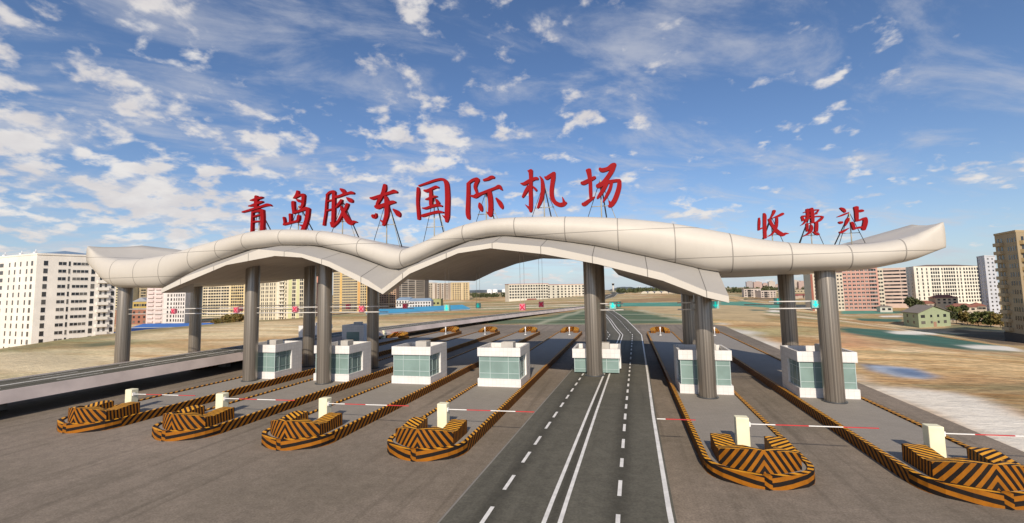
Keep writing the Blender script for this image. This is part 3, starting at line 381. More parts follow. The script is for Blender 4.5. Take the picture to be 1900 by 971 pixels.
# ------------------------------------------------------------------ toll islands
IX=lambda k:4.78+7.18*k
def nose_outline(hw):
    return [(-hw,21.4),(-hw,20.65),(-1.93,20.25),(-1.78,19.92),(-1.46,19.58),(-.85,19.25),(-.4,19.1),(0,19.05),(.4,19.1),(.85,19.25),(1.46,19.58),(1.78,19.92),(1.93,20.25),(hw,20.65),(hw,21.4)]
def offs(pts,d):
    out=[]
    for i,p in enumerate(pts):
        a=pts[max(0,i-1)]; b=pts[min(len(pts)-1,i+1)]; tx,ty=b[0]-a[0],b[1]-a[1]; L=math.hypot(tx,ty); out.append((p[0]-ty/L*d,p[1]+tx/L*d))
    return out
def island(mb,y1,ny,hw=2.0):
    """kerb ring with rounded near end at y 19.05 and far end y1 (local x)"""
    o=nose_outline(hw); i=offs(o,.21); mir=lambda L:[(-x,y1-(y-19.05)) for x,y in L]
    fo=mir(o); fi=mir(i); O=o+fo; I=i+fi; n=len(O)
    for k in range(n):
        j=(k+1)%n; a,b=O[k],O[j]; c,d=I[k],I[j]
        nose=abs(a[0])<1.99 or abs(b[0])<1.99
        steps=1
        def su(p,z):
            return ((z-.16*abs(p[0]))/.33+.3,z) if nose else ((p[1]-(z*1.05 if p[1]<y1/1.5 or True else 0))/.42,z)
        mb.face([(a[0],a[1],0),(b[0],b[1],0),(b[0],b[1],.5),(a[0],a[1],.5)],0,[su(a,0),su(b,0),su(b,.5),su(a,.5)])
        tu=lambda p:((p[1]*1.0+p[0]*(.35 if nose else 1.2))/.42,0)
        mb.face([(a[0],a[1],.5),(b[0],b[1],.5),(d[0],d[1],.5),(c[0],c[1],.5)],1,[tu(a),tu(b),tu(d),tu(c)])
        mb.face([(c[0],c[1],.5),(d[0],d[1],.5),(d[0],d[1],.3),(c[0],c[1],.3)],0,[tu(c),tu(d),tu(d),tu(c)])
    for yy,s in ((19.05,1),(y1,-1)):   # prow plate on each nose
        f=lambda p,k:((p[2]+abs(p[0])*.6*(1 if p[0]>0 else -1))/.33+.75,0)
        c=[(-.2,yy+.06*s,.0),(0,yy-.07*s,.0),(.2,yy+.06*s,0),(0,yy+.2*s,0)]; c=c if s>0 else c[::-1]
        mb.hexa(c+[(q[0],q[1],.515) for q in c],0,f)
    return I
def make_island(k,y1,label,xc=None,y0=19.05):
    xc=IX(k) if xc is None else xc
    e=thing('toll_island',(xc,y0-19.05,0),label,'traffic island','toll islands between the lanes')
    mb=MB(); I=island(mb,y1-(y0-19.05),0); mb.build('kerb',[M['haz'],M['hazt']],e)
    mb=MB(); mb.face([(x,y,.42) for x,y in I]); mb.build('paving',M['paving'],e); return e
def barrier_mesh(far=False):
    mb=MB()
    pa=[]
    for t in np.linspace(-1,1,15):
        x=1.48*t; y=20.17-.70*math.cos(t*math.pi/2)**.9; xi=.68*t if abs(t)<.999 else .68*t; yt=y if far else y+.03*math.cos(t*math.pi/2); yi=max(y+.16,20.33-.62*math.cos(t*math.pi/2)) if far else yt+.17; pa.append(((x,yt,y),(xi,yi)))
    L=[((-1.48,y),(-.68,y+.0)) for y in (22.05,21.6,21.1,20.7)]; Rr=[((1.48,y),(.68,y)) for y in (20.7,21.1,21.6,22.05)]
    A=L+pa+Rr
    def h(p): y=p[1]; return 1.0-.06*math.sin(max(0,min(1,(y-20.1)/1.1))*math.pi)+.06*smooth((y-21.0)/.7)+(.03+.24*(1-min(1,abs(p[0])/1.48)**2))*smooth((20.75-y)/.5)
    if far:
        def h(p): return .78+.5*math.sqrt(max(0,1-(p[0]/1.6)**2))*smooth((21.9-p[1])/1.6)
    for (a,b),(c,d) in zip(A[:-1],A[1:]):
        fr=max(a[1],c[1])<20.4 and len(a)==3 or max(a[1],c[1])<20.2
        def us(p,z): return ((abs(p[0])+z/1.55)/.27+.28,0) if fr else ((p[1]+(.12)*z)/.185,0)
        mb.face([(a[0],a[-1],.38),(c[0],c[-1],.38),(c[0],c[1],h(c)),(a[0],a[1],h(a))],0,[us(a,.38),us(c,.38),us(c,h(c)),us(a,h(a))])
        ut=lambda p:((p[0]*(.9 if p[0]<0 else -.9)+p[1]*1.3)/.36,0)
        mb.face([(a[0],a[1],h(a)),(c[0],c[1],h(c)),(d[0],d[1],h(d)),(b[0],b[1],h(b))],1,[ut(a),ut(c),ut(d),ut(b)])
        mb.face([(b[0],b[1],h(b)),(d[0],d[1],h(d)),(d[0],d[1],.38),(b[0],b[1],.38)],0,[us(b,h(b)),us(d,h(d)),us(d,.38),us(b,.38)])
    for (a,b) in (A[0],A[-1]):
        mb.face([(a[0],a[1],.38),(a[0],a[1],h(a)),(b[0],b[1],h(b)),(b[0],b[1],.38)],0,[(a[0]/.21,0),(a[0]/.21,0),(b[0]/.21,0),(b[0]/.21,0)])
    v=mb; v.v=[(x,y-20.8,z-.42) for x,y,z in v.v]
    return v
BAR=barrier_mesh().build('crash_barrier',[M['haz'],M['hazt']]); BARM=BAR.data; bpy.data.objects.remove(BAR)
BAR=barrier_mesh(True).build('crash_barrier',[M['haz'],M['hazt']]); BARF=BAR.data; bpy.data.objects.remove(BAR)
def barrier(x,y,label,flip=False):
    o=bpy.data.objects.new('crash_barrier',BARF if flip else BARM); COL.objects.link(o); o.location=(x,y,.42); o.rotation_euler=(0,0,math.pi if flip else 0)
    return tag(o,label,'crash barrier','striped crash barriers on the island ends')
# gate
def gate_proto():
    e=thing('barrier_gate',(0,0,.42),'','barrier gate','barrier gates at the lane exits')
    mb=MB(); mb.box(-.27,.27,0,.44,0,1.27); o=mb.build('cabinet',M['cream'],e); bv=o.modifiers.new('bevel','BEVEL'); bv.width=.03; bv.segments=2
    a=MB(); x=.30
    for i,(l,c) in enumerate(((1.05,0),(1.3,1),(1.3,0),(1.3,1))):
        a.box(x,x+l,.11,.145,.962,.997,c); x+=l
    arm=a.build('arm',[M['white'],M['red']],e); arm.rotation_euler=(0,math.radians(-.9),0)
    mb=MB(); mb.box(.272,.33,.06,.2,.88,1.07); mb.build('arm_hub',M['white'],e)
    return e
# booths
def booth_proto():
    e=thing('toll_booth',(0,0,.42),'','toll booth','toll booths on the islands')
    hx=1.67; D=3.28
    mb=MB(); mb.box(-hx,hx,0,D,0,.58); mb.build('plinth',M['tile'],e)
    mb=MB(); mb.box(-hx,hx,2.05,D,.583,2.22); mb.build('rear_wall',M['tile'],e)
    mb=MB(); mb.box(-hx+.13,hx-.13,.12,2.04,.584,2.218); g=mb.build('glazing',M['glass'],e)
    mb=MB(); x0,x1=-hx+.13,hx-.13; w=.018
    for zz in (.97,1.86,): mb.box(x0-w,x1+w,.12-w,.12-.001,zz-w,zz+w); 
    for f in (.27,.73): mb.box(lerp(x0,x1,f)-w,lerp(x0,x1,f)+w,.12-w-.003,.12-.002,.586,2.216)
    for sx in (x0,x1):
        s=-1 if sx==x0 else 1
        for zz in (.97,1.86): mb.box(min(sx,sx+w*s),max(sx,sx+w*s),.12,2.04,zz-w,zz+w)
        for yy in (.62,1.42): mb.box(min(sx,sx+(w+.003)*s),max(sx,sx+(w+.003)*s),yy-w,yy+w,.586,2.216)
        mb.box(min(sx-.02*s,sx+.024*s),max(sx-.02*s,sx+.024*s),.095,.14,.586,2.216)
        mb.box(min(sx,sx+.126*s),max(sx,sx+.126*s),1.96,2.048,.586,2.216,1)
    mb.build('mullions',[M['mull'],M['white']],g)
    mb=MB(); z0,z1=2.225,2.87
    mb.box(-hx,hx,0,.16,z0,z1); mb.box(-hx,hx,D-.16,D,z0,z1); mb.box(-hx,-hx+.16,.161,D-.161,z0,z1); mb.box(hx-.16,hx,.161,D-.161,z0,z1); pr=mb.build('parapet',M['tile'],e)
    mb=MB(); mb.box(-hx+.161,hx-.161,.161,D-.161,2.24,2.5); mb.build('roof',M['boothroof'],e)
    mb=MB(); mb.box(-.05,.9,.9,1.75,2.503,3.18); u=mb.build('rooftop_unit',M['unit'],e); bv=u.modifiers.new('bevel','BEVEL'); bv.width=.025; bv.segments=2
    return e
booth0=booth_proto(); gate0=gate_proto()
def rear_window(b):
    mb=MB(); mb.box(-1.0,.95,3.27,3.30,.75,1.95); o=mb.build('rear_window',M['glass'],b)
lanes={-5:'leftmost full toll island',-4:'second toll island from the left',-3:'third toll island from the left',-2:'toll island left of the ramp road',0:'toll island just right of the ramp road',1:'rightmost toll island'}
nm={-5:'farthest left',-4:'second from the left',-3:'third from the left',-2:'just left of the ramp road',0:'just right of the ramp road',1:'at the far right'}
first=True
for k in (-5,-4,-3,-2,0,1):
    make_island(k,78.3,{-5:'striped kerbed island at far left, beside the viaduct',-4:'second striped kerbed island from the left, with two columns',-3:'third striped kerbed island from the left, without columns',-2:'striped kerbed island just left of the ramp road, without columns',0:'striped kerbed island just right of the ramp road',1:'rightmost striped kerbed island beside the pale sand'}[k])
    barrier(IX(k),20.8,'near-end black and orange chevron barrier on the island '+nm[k])
    barrier(IX(k),78.3-1.75,'small far-end black and orange barrier on the island '+nm[k],True)
    g=gate0 if first else copy_tree(gate0); g.location=(IX(k)-.05,22.41,.42); g['label']='cream gate cabinet with lowered red and white arm, '+{-5:'farthest left',-4:'second from the left',-3:'third from the left',-2:'just left of the ramp road',0:'just right of the ramp road',1:'at the far right'}[k]
    b=booth0 if first else copy_tree(booth0); b.location=(IX(k)+.07,32.83,.42)
    b['label']='white tiled booth with teal glass '+{-5:'leftmost in the near row, behind a column',-4:'second from the left, behind a column',-3:'third from the left, with no column before it',-2:'just left of the ramp road, no column in front',0:'just right of the ramp road, behind a column',1:'at the right end beside the dry field'}[k]
    first=False
# gate hidden below the ramp deck: its arm sticks out on the right
g=copy_tree(gate0); g.location=(IX(-1)-.05,22.41,0.0); g['label']='barrier gate half hidden under the ramp road, arm poking out on its right'
for ch in g.children:
    if ch.name.startswith('arm') : ch.location.z+=.40
    if ch.name.startswith('arm') and 'hub' not in ch.name: pass
for ch in g.children:
    if ch.name.startswith('cabinet'): ch.scale=(1,1,1.2)
# booth standing in the ramp road
b=copy_tree(booth0); b.location=(IX(-1)+.07,32.83,1.62-.58); b['label']='white booth standing on the ramp road behind a column'
for ch in list(b.children):
    if ch.name.startswith('plinth'): bpy.data.objects.remove(ch)
for ch in b.children:
    if ch.name.split('.')[0] in('rear_wall','glazing'): pass
b.location.z=.42
for ch in b.children:
    if ch.name.split('.')[0] in ('rear_wall','glazing'):
        ch.scale=(1,1,.615 if True else 1); ch.location.z=2.219*(1-.615)
# far reversed lanes on the left
make_island(-6,68.5,'short striped island under the viaduct edge with a shaded booth',xc=-36.45,y0=38.6)
barrier(-36.45,40.35,'near-end striped barrier half hidden beside the viaduct')
barrier(-36.2,66.75,'far striped barrier beside the distant cream gate',True)
b=copy_tree(booth0); b.location=(-36.4,57.88,.42); b.rotation_euler.z=math.pi; rear_window(b); b['label']='shaded white booth far behind, right of the pair beside the viaduct'
b=copy_tree(booth0); b.location=(-45.6,60.58,.12); b.rotation_euler.z=math.pi; rear_window(b); b['label']='shaded white booth far behind, beyond the viaduct and partly hidden by a column'
g=copy_tree(gate0); g.location=(-38.0+.35,64.5,.42); g['label']='distant cream gate beside the viaduct, behind the shaded booth'
# low striped kerb under the viaduct
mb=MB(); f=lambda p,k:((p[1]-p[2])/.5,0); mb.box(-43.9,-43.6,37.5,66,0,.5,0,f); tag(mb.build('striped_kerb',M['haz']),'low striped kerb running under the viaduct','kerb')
# slim poles at the far island ends
mb=MB(); mb.tube((0,0,0),(0,0,1.25),.06,10); mb.box(-.16,.16,-.1,.1,0,.08); mb.box(-.09,.09,-.07,.07,.92,1.25); POLE=mb.build('marker_post',M['white']); pm=POLE.data; bpy.data.objects.remove(POLE)
for k,dx in ((-5,1.0),(-4,.8),(-3,.5),(-2,.45),(0,-.2),(1,.2)):
    o=bpy.data.objects.new('marker_post',pm); COL.objects.link(o); o.location=(IX(k)+dx,72.0,.42); tag(o,'slim white post at the far end of the island '+nm[k],'post','slim posts at the far island ends')
# ------------------------------------------------------------------ canopy
def itp(x,P): return float(np.interp(x,[p[0] for p in P],[p[1] for p in P]))
def sm_itp(x,P,w=.5): return sum(itp(x+d*w,P)*c for d,c in ((-1,.25),(0,.5),(1,.25)))
TB=[(-48.85,11.2),(-47.8,10.2),(-46.6,9.2)]+TBOT
REAR=[(-47,8.4),(-45.4,8.5),(-41.9,9.05),(-38.5,9.5),(-36.2,9.89),(-33,10.5),(-30,11.0),(-26,10.95),(-22,10.2),(-18.8,8.75),(-16.5,8.7),(-14.2,9.68),(-11.67,10.47),(-8.86,10.95),(-5.43,10.71),(-1.25,9.64),(-.82,8.93),(4.1,7.04),(5.69,6.72)]
canopy=thing('toll_canopy',(-16,32,0),'long cream wavy roof spanning the toll lanes on round columns','canopy')
def P0(mb): mb.v=[(x+16,y-32,z) for x,y,z in mb.v]; return mb
ys_r=[(-48.7,35.4),(-46.8,38.2),(-44.5,42.5),(-42,46.9),(10.5,46.9),(13,42.5),(15,38.2),(16.6,35.6),(17.6,33.6)]
xs=sorted(set([round(v,3) for v in np.arange(-48.6,17.6,.55)]+[17.6,-16.45,-16.2,-16.7]))
secs=[]
for x in xs:
    valley=abs(x+16.45)<2
    zt=itp(x,CREST) if valley else sm_itp(x,CREST,.6); zb=itp(x,TB) if abs(x+17)<1.2 else sm_itp(x,TB,.4)
    if x<-46: zt=itp(x,CREST)+.0
    yr=itp(x,ys_r); zbr=zb
    if -47<x<5.8: zbr=max(itp(x,REAR)+.12,zb if x<-38 else 0)
    if x>5.8: zbr=zb
    zr=itp(x,[(-48.6,12.95),(-47,12.7),(-45.5,12.3),(-43.5,11.8),(-41,11.45)]) if x<-41 else (itp(x,[(13.5,10.0),(14.5,10.2),(15.5,10.5),(16.6,10.85),(17.6,11.2)]) if x>13.5 else zt+.1)
    zbm=zb
    sec=[]; n=14; ed=smooth(min(x+48.65,17.65-x)/2.6); yc=30.75+.75*ed; a=.12+1.13*ed; b=(zt-zb)/2; zc=(zt+zb)/2
    for i in range(n+1):
        t=-math.pi/2+math.pi*i/n; ct,st_=math.cos(t),math.sin(t); ex=.72; sec.append((x,yc-a*abs(ct)**ex,zc+b*(abs(st_)**.95)*(1 if st_>0 else -1)))
    for f in (.25,.5,.75): sec.append((x,lerp(yc,yr,f),lerp(zt,zr,f)-.12*math.sin(f*math.pi)))
    b2=(zr-zbr)/2; zc2=(zr+zbr)/2
    for i in range(9):
        t=math.pi/2-math.pi*i/8; sec.append((x,yr+1.1*abs(math.cos(t))**.75*(.1+.9*ed),zc2+b2*math.sin(t)))
    for f in (.75,.5,.25): sec.append((x,lerp(yc,yr,f),lerp(zb,zbr,f)))
    secs.append(sec)
mb=MB()
for A,B in zip(secs[:-1],secs[1:]):
    n=len(A)
    for i in range(n): j=(i+1)%n; mb.face([A[j],A[i],B[i],B[j]],0,None,True)
mb.face(secs[0]); mb.face(secs[-1][::-1])
rs=P0(mb).build('roof_shell',M['roof'],canopy)
# brow in front of the roof: fascia, upper slope, lip
mb=MB(); fx=sorted(set([p[0] for p in FLOW]+[p[0] for p in FTOP if p[0]>-36.6]+[-16.7]))
fx=[x for x in fx if -36.7<=x<=5.7]
fl=lambda x:itp(x,FLOW); ft=lambda x:max(itp(x,FTOP),fl(x)+.28)
for a,b in zip(fx[:-1],fx[1:]):
    F=lambda x,y,z:(x,y,z)
    mb.face([F(a,28.5,fl(a)),F(b,28.5,fl(b)),F(b,28.5,ft(b)),F(a,28.5,ft(a))],0)
    tb=lambda x:itp(x,TB)+.12
    mb.face([F(a,28.5,ft(a)),F(b,28.5,ft(b)),F(b,31.3,max(tb(b),ft(b)+.05)),F(a,31.3,max(tb(a),ft(a)+.05))],1)
    mb.face([F(b,28.5,fl(b)),F(a,28.5,fl(a)),F(a,29.35,fl(a)+.02),F(b,29.35,fl(b)+.02)],2)
    mb.face([F(b,29.35,fl(b)+.02),F(a,29.35,fl(a)+.02),F(a,29.35,ft(a)),F(b,29.35,ft(b))],2)
for x in (fx[0],fx[-1]):
    mb.face([(x,28.5,fl(x)),(x,28.5,ft(x)),(x,31.3,itp(x,TB)+.1),(x,31.3,fl(x)+.02)],0)
P0(mb).build('brow',[M['fascia'],M['browtop'],M['ceil']],canopy)
# vaulted ceiling behind the brow, front to rear
FC=[(x,max(fl(x)+.06,8.62) if x<-.6 else fl(x)+.02) for x in sorted(set(fx+[-18.7,-17.5,-16,-15,-.62,-.58]))]
FC=[(x,z if not(-18.75<x<-14.8) else min(z,8.66)) for x,z in FC]
mb=MB(); ts=np.linspace(0,1,90)
def fr(t): x=lerp(-36.7,5.69,t); return (x,29.3+1.5*smooth((1.2-abs(x+16.7))/.25),itp(x,FC))
def re(t):
    x=lerp(-38.5,5.69,t) if t<.5 else lerp(-38.5,5.69,t); return (x,47.9,itp(x,REAR))
ts=sorted(set(list(ts)+[(x+38.5)/44.19 for x in (-1.25,-.82,-18.8,-16.5)]))
for a,b in zip(ts[:-1],ts[1:]):
    A,B,C,Dd=fr(a),fr(b),re(b),re(a)
    mb.face([A,B,C,Dd],0)
x=5.69; mb.face([(x,29.3,fl(x)),(x,47.9,6.72),(x,47.9,8.6),(x,31.3,8.6)],1)
for a,b in zip(ts[:-1],ts[1:]):  # rear fascia closing the gap up to the shell
    C,Dd=re(b),re(a); mb.face([C,Dd,(Dd[0],47.95,Dd[2]+1.0),(C[0],47.95,C[2]+1.0)],1)
P0(mb).build('ceiling',[M['ceil'],M['fascia']],canopy)
def zroof(x): return itp(x,CREST)+.05
# columns
mb=MB(); mb.tube((0,0,0),(0,0,1),.555,48,0,True); sh=mb.build('shaft',M['column']); shm=sh.data; bpy.data.objects.remove(sh)
mb=MB(); mb.tube((0,0,0),(0,0,.06),.66,32,0); q=mb.build('base_plate',M['dsteel']); bpm=q.data; bpy.data.objects.remove(q)
def zceil(x,y):
    if x<-37.5 or x>5.69: return itp(x,TB)+.3
    return lerp(itp(x,FC),itp(x,REAR),(y-29.3)/18.6)+.25
CLAB={(-45.48,0):'leftmost front column, standing beyond the viaduct',(-31.12,0):'second front column from the left, beside the leftmost booth',(-23.94,0):'third front column from the left',(-2.4,0):'front column standing on the ramp road',(4.78,0):'front column just right of the ramp road',(11.96,0):'rightmost front column',
(-45.48,1):'leftmost rear column, beyond the viaduct',(-31.12,1):'second rear column from the left',(-23.94,1):'third rear column from the left',(-2.4,1):'rear column on the ramp road, behind the front one',(4.78,1):'rear column just right of the ramp road',(11.96,1):'rightmost rear column'}
for (x,r_),lab in CLAB.items():
    y=32. if r_==0 else 39.2; z0=.42
    if x==-2.4: z0=zroad(y)+.006
    if x==-45.48: z0=.0
    e=thing('column',(x,y,z0),lab+', round dark ribbed metal','column','round canopy columns'); s=part('shaft',shm,e,(0,0,.0)); s.scale=(1,1,zceil(x,y)-z0); part('base_plate',bpm,e,(0,0,.002))
# signal rails and lane signals
def rail(x0,x1,y,lab):
    e=thing('signal_gantry',((x0+x1)/2,y,6.28),lab,'signal gantry','rails carrying the lane signals')
    for z in (.22,-.22): mb=MB(); mb.tube((x0-(x0+x1)/2,0,z),(x1-(x0+x1)/2,0,z),.04,8); mb.build('rail',M['rail'],e)
for x0,x1,y,lab in ((-45.0,-31.6,32,'pair of thin rails between the two leftmost front columns'),(-30.6,-24.4,32,'pair of thin rails between the second and third front columns'),(-23.4,-18.2,32,'rail pair reaching right from the third front column'),(-1.9,-.3,32,'short rail pair reaching right from the column on the ramp road'),(3.2,4.3,32,'short rail pair reaching left from the column right of the ramp'),(8.7,11.5,32,'rail pair reaching left from the rightmost front column'),
    (-45.0,-31.6,39.2,'rail pair between the two leftmost rear columns'),(-23.4,-19.6,39.2,'rail pair reaching right from the third rear column'),(-30.6,-24.4,39.2,'rail pair between the second and third rear columns'),(8.9,11.5,39.2,'rail pair reaching left from the rightmost rear column')): rail(x0,x1,y,lab)
mb=MB(); mb.box(-.21,.21,.05,.3,-.24,.24); q=mb.build('housing',M['sigred']); H_r=q.data; bpy.data.objects.remove(q)
mb=MB(); mb.box(-.21,.21,.05,.3,-.24,.24); q=mb.build('housing',M['siggrn']); H_g=q.data; bpy.data.objects.remove(q)
mb=MB()
for s in (1,-1):
    d=.03; mb.hexa([(-.17-d,.03,-.17*s),(-.17+d*1.4,.03,-.17*s),(.17+d,.03,.17*s),(.17-d*1.4,.03,.17*s),(-.17-d,.048,-.17*s),(-.17+d*1.4,.048,-.17*s),(.17+d,.048,.17*s),(.17-d*1.4,.048,.17*s)]) if False else mb.tube((-.16,.035+.006*s,-.18*s),(.16,.035+.006*s,.18*s),.035,6)
q=mb.build('red_cross',M['sigx']); S_x=q.data; bpy.data.objects.remove(q)
mb=MB(); mb.box(-.055,.055,.03,.045,-.06,.2); 
mb.face([(0,.03,-.2),(.17,.03,-.0),(-.17,.03,-.0)]); mb.face([(0,.046,-.2),(-.17,.046,0),(.17,.046,0)])
for a,b in (((0,-.2),(.17,0)),((.17,0),(-.17,0)),((-.17,0),(0,-.2))): mb.face([(a[0],.03,a[1]),(b[0],.03,b[1]),(b[0],.046,b[1]),(a[0],.046,a[1])])
q=mb.build('green_arrow',M['sigarr']); S_a=q.data; bpy.data.objects.remove(q)
mb=MB(); mb.tube((-.15,.17,.24),(-.15,.17,1),.012,6); mb.tube((.15,.17,.24),(.15,.17,1),.012,6); q=mb.build('hanger',M['rail']); HNG=q.data; bpy.data.objects.remove(q)
RED0={0,1,2,3,5}; 
pos0=['leftmost front lane','second front lane from the left','third front lane from the left','fourth front lane from the left','fifth front lane from the left, in mid-span','sixth front lane from the left, in mid-span','ramp road lane, right of its front column','lane right of the ramp, beside a front column','rightmost front lane']
pos1=['leftmost rear lane','third rear column, left side','third rear column, right side','left mid-span rear lane','right mid-span rear lane','ramp road rear lane','rightmost rear lane']
for r_,(SS,y,red,lab) in enumerate(((SIG[0],31.8,{0,1,2,3,5},pos0),(SIG[1],39.0,{0,1,2,4},pos1))):
    for i,(x,z) in enumerate(SS):
        isr=i in red
        e=thing('lane_signal',(x,y,z),('red cross lane signal of the ' if isr else 'green arrow lane signal of the ')+lab[i],'lane signal','lane signals under the canopy')
        part('housing',H_r if isr else H_g,e); part('cross' if isr else 'arrow',S_x if isr else S_a,e)
        if -17<x<-4:
            h=part('hanger',HNG,e); top=zceil(x,y)-.2-z; h.scale=(1,1,1); 
            me=HNG.copy(); h.data=me
            for v in me.vertices:
                if v.co.z>.9: v.co.z=top
# ------------------------------------------------------------------ roof letters
CH='青岛胶东国际机场收费站'
CD=['first','second','third','fourth','fifth','sixth','seventh','last']
for li,(cx,z0,z1,strokes) in enumerate(LET):
    big=li<8
    lab=('large red brush-script character '+CH[li]+', %s on the main roof sign'%CD[li]) if big else ('smaller red brush-script character '+CH[li]+' on the roof, in the right-hand sign')
    zr=itp(cx,CREST)
    e=thing('sign_character',(cx,34.5,zr),lab,'sign letter','red characters of the main sign' if big else 'red characters of the right-hand sign')
    dep=.30 if big else .2
    for si,st in enumerate(strokes):
        mb=MB()
        # densify with Catmull-Rom, then offset to an outline
        P=[Vector((a,b,c)) for a,b,c in st]; Q=[]
        for i in range(len(P)-1):
            p0=P[max(0,i-1)];p1=P[i];p2=P[i+1];p3=P[min(len(P)-1,i+2)]
            for t in (0,.25,.5,.75):
                Q.append(.5*((2*p1)+(p2-p0)*t+(2*p0-5*p1+4*p2-p3)*t*t+(3*p1-p0-3*p2+p3)*t**3))
        Q.append(P[-1]); Lf=[];Rt=[]
        for i,q in enumerate(Q):
            a=Q[max(0,i-1)];b=Q[min(len(Q)-1,i+1)]; d=Vector((b.x-a.x,b.y-a.y)); d.normalize() if d.length>1e-6 else None
            n=Vector((-d.y,d.x)); w=max(.012,abs(q.z))*.5; Lf.append((q.x+n.x*w,q.y+n.y*w)); Rt.append((q.x-n.x*w,q.y-n.y*w))
        def cap(q,a,sgn):
            d=Vector((q.x-a.x,q.y-a.y)); 
            if d.length<1e-6: return []
            d.normalize(); n=Vector((-d.y,d.x)); w=abs(q.z)*.5; return [(q.x+d.x*w*.55*math.sin(t)+n.x*w*math.cos(t),q.y+d.y*w*.55*math.sin(t)+n.y*w*math.cos(t)) for t in (.7,1.57,2.44)]
        ec=cap(Q[-1],Q[-2],1); sc=cap(Q[0],Q[1],1)
        y0=-.0035*si; y1=dep
        # body quads
        def quad(a,b,c,d_): mb.face([(a[0],y0,a[1]-zr),(b[0],y0,b[1]-zr),(c[0],y0,c[1]-zr),(d_[0],y0,d_[1]-zr)]); mb.face([(p[0],y1+y0,p[1]-zr) for p in (d_,c,b,a)])
        for i in range(len(Q)-1): quad(Lf[i],Rt[i],Rt[i+1],Lf[i+1])
        if ec:
            pl=[Lf[-1],Rt[-1]]+ec[::-1]; mb.face([(p[0],y0,p[1]-zr) for p in pl]); mb.face([(p[0],y1+y0,p[1]-zr) for p in pl[::-1]])
        if sc:
            pl=[Rt[0],Lf[0]]+sc[::-1]; mb.face([(p[0],y0,p[1]-zr) for p in pl]); mb.face([(p[0],y1+y0,p[1]-zr) for p in pl[::-1]])
        ring=Lf+ec+Rt[::-1]+sc
        for a,b in zip(ring,ring[1:]+ring[:1]): mb.face([(b[0],y0,b[1]-zr),(a[0],y0,a[1]-zr),(a[0],y0+y1,a[1]-zr),(b[0],y0+y1,b[1]-zr)])
        mb.build('stroke',M['letter'],e)
    # support frame behind the character
    H=lerp(z0,z1,.68 if big else .82)-zr; s=1.25 if big else .85; r=.045 if big else .035; yb=dep+.1
    g=lambda dx:itp(cx+dx,CREST)-zr-.05
    mb=MB(); mb.tube((0,yb,g(0)),(0,yb,H),r*1.15,8); mb.build('post',M['steel'],e)
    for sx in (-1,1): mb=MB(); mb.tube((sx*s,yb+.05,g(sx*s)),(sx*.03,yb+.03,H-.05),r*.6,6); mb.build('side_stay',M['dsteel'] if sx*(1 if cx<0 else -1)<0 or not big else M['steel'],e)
    mb=MB(); mb.tube((.4*(1 if cx<5 else -1),yb+2.0,g(.4)),(0.02,yb+.08,H-.1),r*1.2,6); mb.build('rear_prop',M['dsteel'],e)
    zt=lerp(g(0),H,.42); mb=MB(); mb.tube((-s*.62,yb+.09,zt),(s*.62,yb+.09,zt),r*.7,6); mb.build('tie_bar',M['steel'],e)
